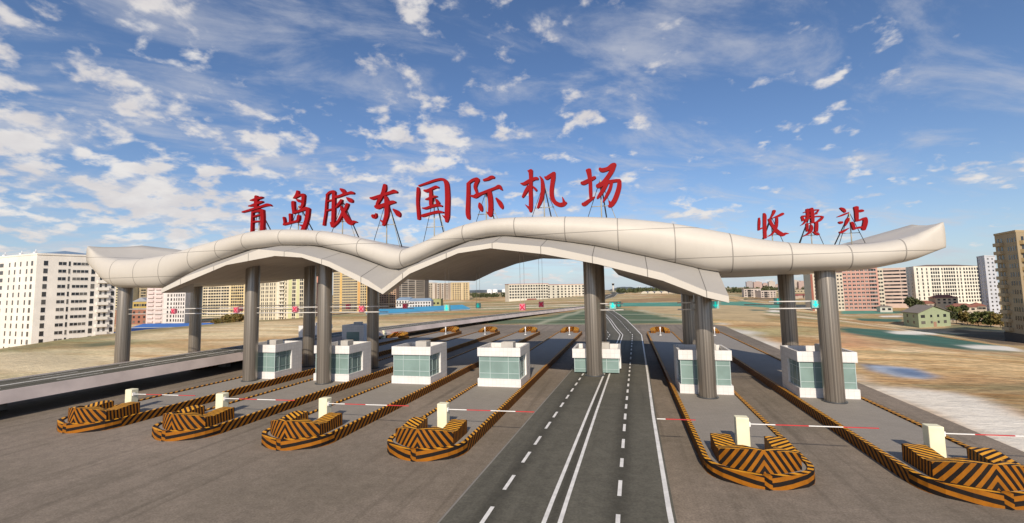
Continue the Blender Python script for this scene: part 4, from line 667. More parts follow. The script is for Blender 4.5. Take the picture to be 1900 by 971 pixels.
# ------------------------------------------------------------------ buildings
WM={}
def winmesh(w,h,frame):
    k=(round(w,2),round(h,2),frame)
    if k not in WM:
        mb=MB(); mb.box(-w/2,w/2,-.05,.06,-h/2,h/2,0)
        if frame:
            t=.07; mb.box(-w/2-t,w/2+t,-.09,.05,-h/2-t*1.6,-h/2-.003,1)
            if w>1.1:
                for f in ((0,) if w<2.2 else (-.25*w,0,.25*w)): mb.box(f-.035,f+.035,-.07,-.052,-h/2+.01,h/2-.01,1)
        q=mb.build('window',[M['pane'],M['white']],weld=False); WM[k]=q.data; bpy.data.objects.remove(q)
    return WM[k]
def building(name,pts,zb,zt,wallc,label,cat,faces,depth=13.,roof=None,group=None,side=None,cap=100,slab=True,wcols=None):
    A=Vector(pts[0]);Bv=Vector(pts[1]); ctr=None
    if len(pts)==3: C=Vector(pts[2]); quad=[A,Bv,C,A+C-Bv]
    else:
        d=(Bv-A).normalized(); n=Vector((-d.y,d.x)); n=n if n.dot((A+Bv)/2)>0 else -n; quad=[A,Bv,Bv+n*depth,A+n*depth]
    ctr=sum(quad,Vector((0,0)))/4
    zb2=min([zb]+[T(q.x,q.y)-.5 for q in quad])
    e=thing(name,(ctr.x,ctr.y,zb),label,cat,group)
    L=lambda q,z:(q.x-ctr.x,q.y-ctr.y,z-zb)
    area=sum(quad[i].x*quad[(i+1)%4].y-quad[(i+1)%4].x*quad[i].y for i in range(4))
    if area<0: quad=quad[::-1]
    mb=MB(); mb.hexa([L(q,zb2) for q in quad]+[L(q,zt) for q in quad]); mb.build('walls',wall(wallc),e)
    if side is None: side=tuple(v*.85 for v in wallc)
    if slab:   # parapet band
        mb=MB(); q2=[ctr+(q-ctr)*(1+.25/max(4,(q-ctr).length)) for q in quad]; mb.hexa([L(q,zt+.003) for q in q2]+[L(q,zt+.55) for q in q2]); mb.build('parapet',wall(roof or wallc),e)
    wins=[]
    for fc in faces:
        i0,i1=fc['e']; P=Vector(pts[i0]) if i0<len(pts) else quad[2]; Q=Vector(pts[i1]); d=(Q-P); Ln=d.length; d.normalize(); n=Vector((d.y,-d.x)); n=n if n.dot((P+Q)/2-ctr)>0 else -n; rz=math.atan2(-n.x,n.y)+math.pi
        nf=fc['n']; H=(zt-zb)-fc.get('base',.6)-fc.get('top',.5); fh=H/nf
        for st in fc.get('strips',()):  # coloured vertical facade strips (u0,u1,colour)
            u0,u1,c=st; a=P+d*(u0*Ln); b=P+d*(u1*Ln); mb=MB(); pr=.12; qd=[a-n*.1,b-n*.1,b+n*pr,a+n*pr]
            ar=sum(qd[i].x*qd[(i+1)%4].y-qd[(i+1)%4].x*qd[i].y for i in range(4)); qd=qd if ar>0 else qd[::-1]
            mb.hexa([L(q,zb2) for q in qd]+[L(q,zt-.05) for q in qd]); mb.build('facade_strip',wall(c),e)
        for (u,w,hf) in fc.get('w',()):
            for k in range(fc.get('k0',0),nf):
                p=P+d*(u*Ln)+n*(.0 if not any(s[0]<=u<=s[1] for s in fc.get('strips',())) else .12); wins.append((p,zb+fc.get('base',.6)+(k+.55)*fh,w,hf*fh,rz,fc.get('frame',False)))
        for (u0,u1,wc) in fc.get('balc',()):   # recessed-looking balcony bays: dark bay, slab and solid front per floor
            a=P+d*(u0*Ln);b=P+d*(u1*Ln); wd=(b-a).length; mid=(a+b)/2
            if ('bal',round(wd,1),round(fh,2)) not in WM:
                m1=MB(); m1.box(-wd/2,wd/2,-.85,0,-.12,.0); m1.box(-wd/2,wd/2,-.9,-.8,-.12,fh*.36); m1.box(-wd/2,-wd/2+.1,-.8,0,0,fh*.36); m1.box(wd/2-.1,wd/2,-.8,0,0,fh*.36)
                q=m1.build('balcony',wall(wallc)); WM[('bal',round(wd,1),round(fh,2))]=q.data; bpy.data.objects.remove(q)
            for k in range(nf):
                z=zb+fc.get('base',.6)+k*fh
                o=part('balcony',WM[('bal',round(wd,1),round(fh,2))],e,(mid.x-ctr.x,mid.y-ctr.y,z+.1-zb),rz)
                o.data.materials[0]=wall(wc or wallc)
                for s in (-.22,.24): wins.append((mid+d*(s*wd),z+fh*.6,wd*.2,fh*.6,rz,False))
    # nearest (largest) windows as parts, the rest as one
    dist=ctr.length; ws=1.0 if dist<260 else (1.15 if dist<450 else 1.4); wins=[(p,z,w*ws,h*min(ws,1.25),a_,b_) for p,z,w,h,a_,b_ in wins]
    wins.sort(key=lambda q:(q[0].length,q[1]))
    rest=MB()
    for i,(p,z,w,h,rz,frm) in enumerate(wins):
        if i<cap: part('window',winmesh(w,h,frm),e,(p.x-ctr.x,p.y-ctr.y,z-zb),rz)
        else:
            R=Matrix.Rotation(rz,3,'Z'); c=[(sx*w/2,y,sz*h/2) for sz in (-1,1) for sx,y in ((-1,-.05),(1,-.05),(1,.05),(-1,.05))]
            rest.hexa([tuple(R@Vector(q)+Vector((p.x-ctr.x,p.y-ctr.y,z-zb))) for q in c])
    if rest.v: o=rest.build('window',M['pane'],e,weld=False); o['kind']='stuff'
    return e,quad,ctr
def hip(e,quad,ctr,zb,zt,h,colr,over=.6,name='roof',ridge=.45):
    Lq=[ctr+(q-ctr)*(1+over/(q-ctr).length) for q in quad]; l0=(Lq[1]-Lq[0]).length; l1=(Lq[2]-Lq[1]).length
    if l0>=l1: a=(Lq[0]+Lq[3])/2; b=(Lq[1]+Lq[2])/2
    else: a=(Lq[0]+Lq[1])/2; b=(Lq[3]+Lq[2])/2
    m_=(a+b)/2; a=m_+(a-m_)*ridge; b=m_+(b-m_)*ridge
    V=lambda q,z:(q.x-ctr.x,q.y-ctr.y,z-zb); mb=MB(); R0=V(a,zt+h);R1=V(b,zt+h); q=[V(x,zt) for x in Lq]
    if l0>=l1: fs=([q[0],q[1],R1,R0],[q[1],q[2],R1],[q[2],q[3],R0,R1],[q[3],q[0],R0])
    else: fs=([q[0],q[1],R0],[q[1],q[2],R1,R0],[q[2],q[3],R1],[q[3],q[0],R0,R1])
    for f in fs: mb.face(f)
    mb.face([V(x,zt) for x in Lq][::-1])
    return mb.build(name,wall(colr),e,recalc=True)
F=lambda us,w,h=.55:[(u,w,h) for u in us]
lin=lambda a,b,n:[lerp(a,b,i/(n-1)) for i in range(n)]
GT='apartment towers beyond the fields'
# A
p,zb,zt=BD['A']
e,q,c=building('apartment_tower',p,zb,zt,(.76,.735,.69),'big cream stained apartment tower at the far left, nearest of the towers','apartment building',[
 dict(e=(1,2),n=12,base=.4,top=1.6,w=[(.105,1.0,.62),(.30,1.9,.42),(.385,.5,.62),(.475,1.9,.38),(.575,1.9,.38),(.685,1.0,.66),(.955,.9,.62)],balc=[(.75,.90,None)],frame=True),
 dict(e=(0,1),n=12,base=.4,top=1.6,w=[(.50,2.6,.5),(.62,.8,.6),(.70,.8,.6),(.78,.8,.6),(.87,.8,.6),(.94,1.2,.6),(.15,2.4,.5),(.25,.8,.6)],balc=[(.30,.44,None)],frame=True)],cap=110)
hip(e,[c+(x-c)*.72+(q[2]-c)*.12 for x in q],c,zb,zt+.56,2.0,(.17,.25,.36),.3)
A_=Vector(p[0]);B_=Vector(p[1])
for t in (.15,.4,.65,.85): 
    m=A_.lerp(B_,t); mb=MB(); mb.box(-.5,.5,-.35,.35,0,.75); mb.tube((.3,0,.75),(.3,0,1.6),.12,8); mb.build('roof_tank',M['white'],e).location=(m.x-c.x+1.5,m.y-c.y+1.5,zt-zb+.56)
p,zb,zt=BD['Bk']
building('apartment_tower',p,zb,zt,(.66,.63,.62),'white and pale pink apartment tower beside the leftmost front column','apartment building',[
 dict(e=(0,1),n=13,strips=[(0,.44,(.64,.57,.56))],w=F((.56,.645),1.2)+F((.72,.78,.84,.90,.96),.9),balc=[(.04,.20,(.66,.55,.54)),(.25,.42,(.66,.55,.54))])],depth=14,group=GT,cap=100)
p,zb,zt=BD['C']; building('apartment_tower',p,zb,zt,(.66,.57,.40),'cream yellow apartment slab right of the leftmost rear column','apartment building',[dict(e=(0,1),n=15,strips=[(.12,.17,(.7,.62,.47)),(.40,.45,(.7,.62,.47)),(.60,.9,(.66,.53,.3))],w=F(lin(.05,.55,10),1.6,.5)+F(lin(.64,.86,6),1.2)+F((.95,),2.2,.6))],group=GT)
p,zb,zt=BD['Dd']; building('apartment_tower',p,zb,zt,(.64,.58,.44),'cream apartment tower with balcony stack and green edge strips, left of centre','apartment building',[dict(e=(0,1),n=17,strips=[(.66,.73,(.52,.53,.30)),(.84,.9,(.55,.55,.32)),(.40,.44,(.7,.66,.55))],w=F((.04,.08,.14,.18,.24,.28,.34),.75,.6)+F((.60,),.7,.6)+F((.76,.80,.93,.97),1.0,.65),balc=[(.45,.57,(.66,.62,.52))])],group=GT)
p,zb,zt=BD['E']; building('apartment_tower',p,zb,zt,(.58,.27,.22),'narrow salmon pink tower between two columns','apartment building',[dict(e=(0,1),n=13,w=F((.35,.65),1.1,.45))],group=GT)
p,zb,zt=BD['F']; building('apartment_tower',p,zb,zt,(.50,.42,.27),'ochre tower with orange vertical stripes behind the third rear column','apartment building',[dict(e=(0,1),n=19,strips=[(.18,.23,(.62,.42,.16)),(.64,.70,(.62,.36,.14)),(.86,.91,(.62,.42,.16))],w=F(lin(.03,.15,4),1.0,.42)+F(lin(.26,.6,9),1.1,.42)+F(lin(.73,.84,3),1.0,.42)+F((.95,),1,.4))],group=GT,cap=100)
p,zb,zt=BD['F2']; building('apartment_tower',p,zb,zt,(.46,.31,.22),'reddish brown block behind the third rear column','apartment building',[dict(e=(0,1),n=12,strips=[(.55,.62,(.55,.4,.22))],w=F(lin(.08,.92,7),1.3,.45))],group=GT)
p,zb,zt=BD['G']; building('apartment_tower',p,zb,zt,(.20,.175,.15),'dark grey brown tower seen under the middle of the canopy','apartment building',[dict(e=(0,1),n=11,strips=[(.22,.235,(.45,.42,.38)),(.44,.455,(.45,.42,.38)),(.68,.695,(.45,.42,.38))],w=[(u,7.5,.35) for u in (.11,.33,.56,.85)])],group=GT)
p,zb,zt=BD['H1']; building('apartment_tower',p,zb,zt,(.52,.46,.37),'slim pale tower, left one of three beige towers','apartment building',[dict(e=(0,1),n=10,w=F((.15,.38,.6,.84),1.6,.5))],group=GT)
p,zb,zt=BD['H2']; building('apartment_tower',p,zb,zt,(.52,.47,.42),'brown and cream striped tower, middle one of three beige towers','apartment building',[dict(e=(0,1),n=10,strips=[(.12,.22,(.24,.19,.15)),(.36,.46,(.24,.19,.15)),(.62,.72,(.24,.19,.15)),(.85,.93,(.26,.2,.16))],w=F((.3,.54,.78),1.4,.5))],group=GT)
p,zb,zt=BD['H3']; building('apartment_tower',p,zb,zt,(.55,.44,.27),'sandy beige tower, right one of three beige towers','apartment building',[dict(e=(0,1),n=10,strips=[(.55,.62,(.62,.52,.35))],w=F((.12,.25,.38,.5,.72,.86),1.2,.45))],group=GT)
for k,(nme,lab) in enumerate((('I1','small white house with blue roof, left one of two'),('I2','larger white house with blue gabled roof'))):
    p,zb,zt=BD[nme]; e,q,c=building('house',p,zb,zt,(.60,.61,.63),lab,'house',[dict(e=(0,1),n=3,base=.3,top=.3,w=F(lin(.1,.92,5+3*k),.9,.5))],depth=9,slab=False); hip(e,q,c,zb,zt,1.9,(.22,.30,.40),.4,ridge=.8)
p,zb,zt=BD['J']; building('warehouse',p,zb,zt,(.32,.33,.17),'olive green low block right of the blue roofed houses','warehouse',[dict(e=(0,1),n=1,base=1,top=1,w=F((.3,.7),1.5,.3))],depth=12)
# centre dormitories
for nme,lab,nw in (('L1','long white dormitory block, front wing with red parapet line',15),('L2','short middle wing of the white dormitory',3),('L3','rear right wing of the white dormitory',8)):
    p,zb,zt=BD[nme]; building('dormitory_block',p,zb,zt,(.64,.61,.52),lab,'dormitory',[dict(e=(0,1),n=5,base=.8,top=.6,w=F(lin(.04,.96,nw),1.5,.46))],depth=14,roof=(.46,.20,.16),group='wings of the white dormitory')
for i,(nme,x_,y_) in enumerate((('a',-267,864),('b',-256.9,869),('c',-238,871),('d',-228.5,876))):
    mb=MB(); mb.tube((0,0,0),(0,0,12.3),5.0,28,0); mb.tube((0,0,12.3),(0,0,13.4),5.0,28,0,True,.6); tag(mb.build('storage_tank',M['white'],loc=(x_,y_,-1.2)),['leftmost white storage tank on the horizon','second white storage tank from the left, partly overlapped','third white storage tank from the left','rightmost white storage tank, beside the dormitory'][i],'storage tank','white tanks on the horizon')
e=thing('control_tower',(-34.6,1182,-4),'slim grey control tower on the horizon above the road','control tower')
mb=MB(); mb.tube((0,0,0),(0,0,21),2.6,16,0,True,2.2); mb.build('shaft',M['unit'],e); mb=MB(); mb.tube((0,0,21),(0,0,25.5),2.6,16,0,True,3.4); mb.build('cab',M['pane'],e); mb=MB(); mb.tube((0,0,25.5),(0,0,26.6),3.5,16,0,True,2.5); mb.build('roof',M['unit'],e)
for i in range(6):
    mb=MB(); n=14; x0=-4.6;x1=4.6
    for j in range(n):
        a0,a1=math.pi*j/n,math.pi*(j+1)/n; P1=lambda a,y:(4.6*math.cos(a),y,2.4+3.6*math.sin(a)); mb.face([P1(a0,0),P1(a1,0),P1(a1,20),P1(a0,20)],0,None,True)
    mb.box(-4.6,4.6,0,20,-2,2.4,1); mb.face([(4.6*math.cos(math.pi*j/n),0,2.4+3.6*math.sin(math.pi*j/n)) for j in range(n+1)],1)
    t=(i+.5)/6; o=mb.build('vaulted_hall',[wall((.56,.50,.41)),wall((.60,.55,.46))],loc=(lerp(19.5,74,t),lerp(690,652,t),-2.6)); o.rotation_euler.z=-.3; tag(o,['first','second','third','fourth','fifth','sixth'][i]+' from the left of the far pale round-vaulted halls','hall','pale vaulted halls right of the road')
# right side
for nme,lab,nw in (('Q1','pale pink grey block in the distance, taller left half',5),('Q2','pale pink grey block in the distance, lower right half',5)):
    p,zb,zt=BD[nme]; building('apartment_block',p,zb,zt,(.52,.46,.42),lab,'apartment block',[dict(e=(0,1),n=4,base=.5,top=.5,w=F(lin(.1,.9,nw),1.3,.42)+[( .32,2.6,.7)])],depth=12)
p,zb,zt=BD['Rr']; building('apartment_block',p,zb,zt,(.46,.40,.29),'long low beige block between the two right columns','apartment block',[dict(e=(0,1),n=4,base=.5,top=.5,w=F(lin(.05,.95,12),1.6,.4))],depth=12,roof=(.3,.27,.25))
p,zb,zt=BD['U0']; building('apartment_tower',p,zb,zt,(.58,.51,.42),'cream block with red brown left edge, behind the rightmost front column','apartment building',[dict(e=(0,1),n=10,strips=[(0,.07,(.30,.12,.09))],w=F((.14,.3,.45,.6,.72,.85,.95),.95,.42))],group=GT)
p,zb,zt=BD['U']; building('apartment_tower',p,zb,zt,(.52,.30,.25),'salmon pink apartment block with white-framed windows, right of the columns','apartment building',[dict(e=(0,1),n=11,w=F((.06,.19,.32,.44,.56,.68),1.5,.38)+F((.80,.9),1.9,.5),frame=True)],group=GT,cap=100)
p,zb,zt=BD['U2']; building('apartment_tower',p,zb,zt,(.60,.55,.45),'narrow cream stair block joining the salmon and pale pink blocks','apartment building',[dict(e=(0,1),n=10,w=F((.28,.7),1.3,.4))],group=GT)
p,zb,zt=BD['U3']; building('apartment_tower',p,zb,zt,(.58,.45,.39),'pale pink apartment block left of the white slab','apartment building',[dict(e=(0,1),n=10,w=F(lin(.06,.68,8),1.2,.38)+F((.8,.88,.95),1.0,.45))],group=GT)
p,zb,zt=BD['V']; e,q,c=building('apartment_tower',p,zb,zt,(.74,.71,.62),'wide white slab with brown hipped roof and grey left side','apartment building',[dict(e=(1,2),n=10,base=.5,top=.9,w=F((.05,.12,.19),.9,.55)+F((.26,.295,.33,.365),1.15,.55)+F((.42,),.9,.55)+F((.46,.495,.53,.565,.60),1.15,.55)+F((.65,.70),.9,.55)+F(lin(.76,.93,5),1.1,.5)+F((.975,),1.6,.6)),dict(e=(0,1),n=10,w=F((.3,.7),1.2,.5))],slab=False,group=GT,cap=100)
hip(e,q,c,zb,zt,1.6,(.20,.15,.125),.5)
p,zb,zt=BD['W']; building('apartment_tower',p,zb,zt,(.55,.57,.62),'narrow white and blue grey tower left of the brown tower','apartment building',[dict(e=(0,1),n=14,strips=[(.45,.68,(.62,.63,.66)),(0,.12,(.2,.21,.24))],w=F((.28,.8),1.3,.4)),dict(e=(1,2),n=14,w=F((.3,.7),1.6,.35))],group=GT)
p,zb,zt=BD['X']; e,q,c=building('apartment_tower',p,zb,zt,(.36,.29,.19),'tall brown balcony tower cut by the right edge of the picture','apartment building',[dict(e=(0,1),n=11,base=3.2,top=1.0,w=F((.60,.70,.80,.92),.55,.5),balc=[(.06,.40,(.42,.34,.22))]),dict(e=(1,2),n=11,base=3.2,top=1.0,w=F(lin(.2,.8,7),1.2,.5),balc=[(.02,.12,(.45,.34,.18))])],roof=(.42,.33,.2),cap=110)
mb=MB(); q2=[c+(x-c)*1.012 for x in q]; mb.hexa([(x.x-c.x,x.y-c.y,-1.5) for x in q2]+[(x.x-c.x,x.y-c.y,2.6) for x in q2]); mb.build('base_storey',wall((.07,.065,.06)),e)
# green house with gable
p,zb,zt=BD['Y']; P0_=Vector(p[1]);P1_=Vector(p[2]); P2_=Vector(p[0]); dn=(P2_-P0_)
e,q,c=building('house',[(P2_.x,P2_.y),(P0_.x,P0_.y),(P1_.x,P1_.y)],zb,zt,(.34,.39,.25),'pale green gabled house standing alone in the field at right','house',[dict(e=(1,2),n=2,base=.6,top=.4,w=F((.14,),2.2,.42)+F((.83,),1.6,.42)+F((.4,.62),1.1,.35)),dict(e=(0,1),n=2,base=.6,top=.4,w=F((.3,.7),1.0,.4))],slab=False)
zp=BD_YR; mb=MB(); mid=(P0_+P1_)/2; L3=lambda v,z:(v.x-c.x,v.y-c.y,z-zb)
mb.face([L3(P0_,zt),L3(P1_,zt),L3(mid,zp)]); B0=P0_+dn;B1=P1_+dn;Bm=mid+dn; mb.face([L3(B1,zt),L3(B0,zt),L3(Bm,zp)]); mb.build('gable',wall((.34,.39,.25)),e)
ov=.8; u=(P1_-P0_).normalized(); w_=dn.normalized(); mb=MB(); sl=(zp-zt)/((P1_-P0_).length/2)
for a,s in ((P0_,-1),(P1_,1)):
    ea=a+u*s*ov; ze=zt-ov*sl; c4=[L3(ea-w_*ov,ze+.05),L3(mid-w_*ov,zp+.05),L3(Bm+w_*ov,zp+.05),L3(ea+dn+w_*ov,ze+.05)]; mb.hexa(c4+[(x,y,z+.18) for x,y,z in c4])
mb.build('roof',wall((.25,.215,.185)),e,recalc=True)
mb=MB(); dp=P0_.lerp(P1_,.5); o=mb; mb.box(-.9,.9,-.1,.05,0,2.2); o=mb.build('door',wall((.36,.22,.16)),e); o.location=(dp.x-c.x,dp.y-c.y,.1); o.rotation_euler.z=math.atan2(u.y,u.x)
p,zb,zt=BD['hut']; e,q,c=building('hut',p,zb,zt,(.55,.53,.47),'small pale hut with grey roof before the salmon block','hut',[dict(e=(0,1),n=1,base=.3,top=.3,w=F((.28,.75),1.5,.5))],depth=5,slab=False); hip(e,q,c,zb,zt,1.0,(.22,.2,.17),.5)
for nme,lab,wc,dp_ in (('h1','cream villa with red hipped roof before the white slab',(.55,.47,.35),9),('h2','low villa with dark red roof behind the green trees',(.5,.44,.36),9),('h3','small villa with red roof at the foot of the blue grey tower',(.5,.44,.36),8),('h4','long low dark red roofed house behind the green house',(.42,.36,.3),8)):
    p,zb,zt=BD[nme]; e,q,c=building('villa',p,zb,zt,wc,lab,'villa',[dict(e=(0,1),n=2 if nme=='h1' else 1,base=.3,top=.3,w=F((.15,.4,.62,.85),1.2,.5))],depth=dp_,slab=False,group='red roofed villas'); hip(e,q,c,zb,zt,1.9,(.27,.115,.085),.7)
# low sheds left
for nme,lab,wc,rc,dp_ in (('blue1','long shed with bright blue roof, below the pinkish white tower',(.4,.45,.5),(.06,.16,.45),14),('blue2','wide shed with pale blue roof nearest the bank',(.4,.45,.55),(.16,.27,.52),14),('blue3','very long shed with sky blue roof behind the field',(.3,.4,.5),(.07,.30,.50),9)):
    p,zb,zt=BD[nme]; e,q,c=building('shed',p,zb,zt,wc,lab,'shed',[dict(e=(0,1),n=1,base=.3,top=.3,w=F(lin(.1,.9,6),1.6,.3))],depth=dp_,slab=False,group='blue roofed sheds'); hip(e,q,c,zb,zt,1.6,rc,.4,ridge=.97)
p,zb,zt=BD['yel']; e,q,c=building('factory_house',p,zb,zt,(.46,.34,.12),'mustard yellow gabled factory house behind the leftmost front column','factory',[dict(e=(0,1),n=4,base=.5,top=1,w=F(lin(.15,.85,5),1.2,.4))],slab=False); hip(e,q,c,zb,zt,3.2,(.3,.32,.36),.4,ridge=.9)
p,zb,zt=BD['brk']; building('brick_house',p,zb,zt,(.30,.14,.10),'low red brick house right of the big cream tower','house',[dict(e=(0,1),n=3,w=F(lin(.1,.9,6),1.2,.4))],roof=(.25,.25,.27))
p,zb,zt=BD['cmid']; building('apartment_tower',p,zb,zt,(.6,.54,.36),'distant yellow cream tower just right of the big cream tower','apartment building',[dict(e=(0,1),n=14,w=F((.15,.4,.65,.88),1.4,.45))],group=GT)
p,zb,zt=BD['cgr']; building('apartment_tower',p,zb,zt,(.36,.30,.2),'distant olive brown tower behind the mustard factory house','apartment building',[dict(e=(0,1),n=15,w=F((.15,.32,.68,.86),1.6,.45))],group=GT)
# far skyline right + left: many small blocks on the horizon
rnd=random.Random(5)
for i in range(16):
    az=math.radians(lerp(13.5,24.5,i/15)+rnd.uniform(-.2,.2)); d=rnd.uniform(1500,1750); x=d*math.sin(az); y=d*math.cos(az); w=rnd.uniform(14,26); h=rnd.uniform(10,24)
    mb=MB(); mb.box(-w/2,w/2,0,12,0,h+6); mb.box(-w/4,w/4,3,9,h+6.003,h+8); c_=rnd.choice(((.42,.32,.29),(.45,.40,.36),(.36,.33,.33))); 
    tag(mb.build('skyline_block',wall(c_),loc=(x,y,-6)),'tiny hazy block on the far right horizon','building','hazy skyline blocks on the right horizon')
for i in range(7):
    x=lerp(165,215,i/6)+rnd.uniform(-3,3); y=520-.25*(x-165)+rnd.uniform(-12,12); mb=MB(); mb.box(-4,4,0,6,0,3.0); mb.hexa([(-4.4,-.4,3.003),(4.4,-.4,3.003),(4.4,6.4,3.003),(-4.4,6.4,3.003),(-4,3,4.6),(4,3,4.6),(4,3.1,4.6),(-4,3.1,4.6)],1)
    tag(mb.build('cottage',[wall((.42,.36,.31)),wall((.28,.10,.085))],loc=(x,y,T(x,y))),'tiny red roofed cottage in the row below the pink grey block','cottage','row of tiny cottages')
for i,(x,y) in enumerate(((-118,372),(-109,378),(-100,384),(-92,392),(-84,398))):
    mb=MB(); mb.box(-4,4,0,6,-1,2.8); mb.hexa([(-4.4,-.4,2.803),(4.4,-.4,2.803),(4.4,6.4,2.803),(-4.4,6.4,2.803),(-4,3,4.4),(4,3,4.4),(4,3.1,4.4),(-4,3.1,4.4)],1)
    tag(mb.build('cottage',[wall((.46,.38,.32)),wall((.30,.12,.09))],loc=(x,y,T(x,y))),'tiny red roofed cottage in the row below the beige towers','cottage','cottages below the beige towers')
# hills on the horizon
mb=MB(); n=40
for j in range(2):
    pass
def hill(x0,x1,y,h,seed):
    mb=MB(); rn=random.Random(seed); nx,ny=36,8; P=[[None]*(nx+1) for _ in range(ny+1)]
    for i in range(nx+1):
        for j in range(ny+1):
            u=i/nx; v=j/ny; e_=math.sin(math.pi*u)**.6*math.sin(math.pi*v); P[j][i]=(lerp(x0,x1,u),y+600*v,-6+h*e_*(.75+.35*math.sin(u*9+seed)+.12*rn.random()))
    for j in range(ny):
        for i in range(nx): mb.face([P[j][i],P[j][i+1],P[j+1][i+1],P[j+1][i]],0,None,True)
    return mb
HM=plain('far_hills',(.12,.14,.15),.95,.1,.3,.01)
o=hill(-120,420,2600,38,1).build('hills',HM); struct(o)
o=hill(-2600,-500,3600,26,2).build('hills',HM); struct(o)
# ------------------------------------------------------------------ trees
def tree(x,y,z,h,w,lm,label,group,seed,n=900):
    rn=random.Random(seed); e=thing('tree',(x,y,z),label,'tree',group)
    mb=MB(); top=h*.55; mb.tube((0,0,-.4),(0,0,top),.05*h*.55,8,0,True,.02*h*.5)
    cl=[]
    for i in range(9):
        a=rn.uniform(0,6.28); r=rn.uniform(.15,.42)*w; zz=h*rn.uniform(.32,.86); cl.append((math.cos(a)*r,math.sin(a)*r,zz,rn.uniform(.16,.3)*w)); mb.tube((0,0,h*rn.uniform(.25,.45)),(math.cos(a)*r,math.sin(a)*r,zz),.016*h,5,0,False,.005*h)
    cl.append((0,0,h*.85,w*.22)); mb.build('trunk',M['bark'],e)
    mb=MB(); s=.045*(h+w)
    for i in range(n):
        cx,cy,cz,cr=rn.choice(cl); d=Vector((rn.gauss(0,1),rn.gauss(0,1),rn.gauss(0,.8))); d.normalize(); rr_=cr*rn.random()**.35*(1.15 if rn.random()<.15 else 1); p=Vector((cx,cy,cz))+d*rr_
        a=Vector((rn.gauss(0,1),rn.gauss(0,1),rn.gauss(0,1))).normalized(); b=a.orthogonal().normalized(); c=a.cross(b); t=s*rn.uniform(.5,1.1)
        mb.face([p-b*t,p-c*t*.7,p+b*t,p+c*t*.7])
    mb.build('crown',lm,e,weld=False); return e
TL=[('autumn',6.5,6),('autumn',7.5,6.5),('autumn',5,5),('dark',9,8),('dark',5.5,5.5),('autumn',6,5.5),('green',6.5,6),('green',7,6.5),('autumn',6.2,5.5),('dark',8,6),('green',8,6.5),('dark',8,7)]
TLAB=['orange tinted bushy tree left of the second front column, middle of three','taller olive tree touching the second front column','low orange bush-like tree, leftmost of three by the blue shed','dark tree at the left foot of the white slab','low dark tree right behind the green house','autumn brown tree second right of the green house','green tree in the middle of the row before the brown tower','bright green tree nearest the brown tower but one','yellowing tree at the foot of the brown tower','tall dark tree rising behind the row of green trees','green tree just above the green house roof end','second dark tree beside the white slab']
for i,(t,(k,h,w)) in enumerate(zip(TREES,TL)):
    x,y,z=t; zg=T(x,y); tree(x,y,zg-.1,max(h,min(12,(z-zg)+h*.5)),w,{'autumn':M['leafa'],'green':M['leafg'],'dark':M['leafd']}[k],TLAB[i],'trees in front of the right-hand buildings' if i>2 else 'trees by the blue sheds',i+3)
# distant woods as one mass each
def wood(a0,a1,d0,d1,n,h,name='wood',seed=1):
    rn=random.Random(seed); mb=MB()
    for i in range(n):
        az=math.radians(rn.uniform(a0,a1)); d=rn.uniform(d0,d1); x=d*math.sin(az); y=d*math.cos(az); z=T(x,y); hh=h*rn.uniform(.5,1.15)
        for j in range(26):
            q=Vector((rn.gauss(0,1),rn.gauss(0,1),rn.gauss(0,.8))).normalized(); p=Vector((x,y,z+hh*.55))+Vector((q.x*hh*.42,q.y*hh*.42,q.z*hh*.48))*rn.random()**.3; a=Vector((rn.gauss(0,1),rn.gauss(0,1),rn.gauss(0,1))).normalized(); b=a.orthogonal().normalized(); c=a.cross(b); t=hh*rn.uniform(.1,.2)
            mb.face([p-b*t,p-c*t,p+b*t,p+c*t])
    o=mb.build(name,M['leafd'],weld=False); o['kind']='stuff'; return o
wood(-19.5,-9,720,860,150,8,'woodland',1); wood(-1.2,6,780,1000,130,9,'woodland',2); wood(11,16.5,760,900,80,9,'woodland',3); wood(-60,-19,900,1300,160,9,'woodland',4); wood(16,50,900,1300,120,9,'woodland',5)
# ------------------------------------------------------------------ light and sky
EL=math.radians(33); az=Vector((.15,-1)).normalized()
sd=Vector((az.x*math.cos(EL),az.y*math.cos(EL),math.sin(EL)))
sl=bpy.data.lights.new('sun','SUN'); sl.energy=4.4; sl.angle=math.radians(.6); sl.color=(1.0,.87,.70); so=bpy.data.objects.new('sun',sl); COL.objects.link(so); so.rotation_euler=(-sd).to_track_quat('-Z','Y').to_euler()
wd=bpy.data.worlds.new('World'); scene.world=wd; wd.use_nodes=True; g=N(wd.node_tree)
for n_ in list(wd.node_tree.nodes): wd.node_tree.nodes.remove(n_)
out=g.n('ShaderNodeOutputWorld'); bg=g.n('ShaderNodeBackground'); bg.inputs['Strength'].default_value=.10; g.l(bg.outputs[0],out.inputs[0])
sky=g.n('ShaderNodeTexSky',sky_type='NISHITA'); sky.sun_disc=False; sky.sun_elevation=EL; sky.sun_rotation=math.atan2(sd.x,sd.y); sky.altitude=50; sky.air_density=1.0; sky.dust_density=.6; sky.ozone_density=2.2
tc=g.n('ShaderNodeTexCoord'); D_=tc.outputs['Generated']; s=g.sep(D_)
zc=g.math('MAXIMUM',s[2],.0)
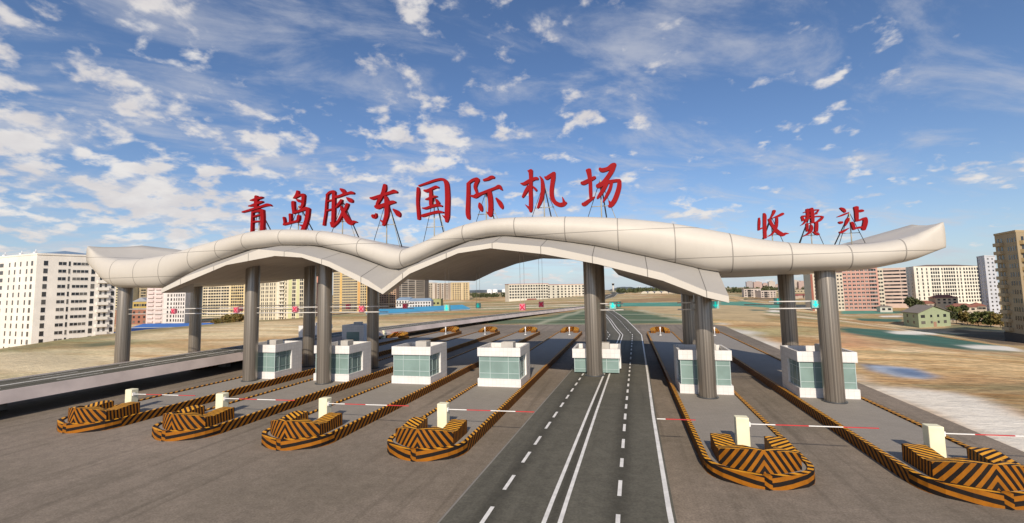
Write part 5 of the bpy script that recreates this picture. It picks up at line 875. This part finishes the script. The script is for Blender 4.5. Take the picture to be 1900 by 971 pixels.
def plane(off):
    den=g.math('ADD',zc,off); cv=g.n('ShaderNodeCombineXYZ'); g.l(g.math('DIVIDE',s[0],den),cv.inputs[0]); g.l(g.math('DIVIDE',s[1],den),cv.inputs[1]); return cv.outputs[0]
P2=plane(.30); PV=plane(.14)
rgt=g.math('ADD',g.math('MULTIPLY',s[0],.969),g.math('MULTIPLY',s[1],.246))      # across the view: fewer clouds to the east
# puffy layer: small heaps grouped into fields
n1=g.noise(P2,9.5,8,.55,.15); n2=g.noise(P2,2.6,4,.55)
low=g.math('MULTIPLY',g.ramp(s[2],(.50,.10)),.045)
dens=g.math('ADD',g.math('ADD',n1,g.math('MULTIPLY_ADD',n2,.75,-.375)),g.math('SUBTRACT',g.math('MULTIPLY_ADD',rgt,-.125,low),g.math('MULTIPLY',g.math('MULTIPLY',g.ramp(s[2],(.30,.50)),g.ramp(rgt,(-.02,-.40))),.15)))
puff=g.ramp(dens,(.545,.72))
# thin veil layer, drawn out in streaks
vr=g.n('ShaderNodeVectorRotate',rotation_type='Z_AXIS'); g.l(PV,vr.inputs[0]); vr.inputs['Angle'].default_value=-.6
n3=g.noise(g.scale(vr.outputs[0],(.8,1.5,1)),1.9,9,.62,.5); n4=g.noise(P2,5.5,6,.6)
veil=g.math('MULTIPLY',g.ramp(g.math('ADD',g.math('MULTIPLY_ADD',n4,.25,n3),g.math('MULTIPLY_ADD',rgt,-.03,-.125)),(.44,.72)),.60)
skyc=g.mix(1.0,sky.outputs[0],(.80,.92,1.10),blend='MULTIPLY')
hz=g.math('POWER',g.math('SUBTRACT',1,zc),9.0); skyc=g.mix(g.math('MULTIPLY',hz,.62),skyc,(5.6,6.5,7.6))
shade=g.ramp(g.noise(P2,4.2,5,.6),(.35,.7))
c=g.mix(veil,skyc,(5.6,5.7,6.2)); c=g.mix(g.math('MULTIPLY',puff,.93),c,g.mix(shade,(6.6,6.3,6.3),(8.2,7.9,7.6)))
g.l(c,bg.inputs['Color'])
vs=scene.view_settings; vs.view_transform='Standard'; vs.look='None'; vs.exposure=0.08; vs.gamma=1; vs.use_curve_mapping=False
scene.render.engine='CYCLES'; scene.render.resolution_x=1024; scene.render.resolution_y=523
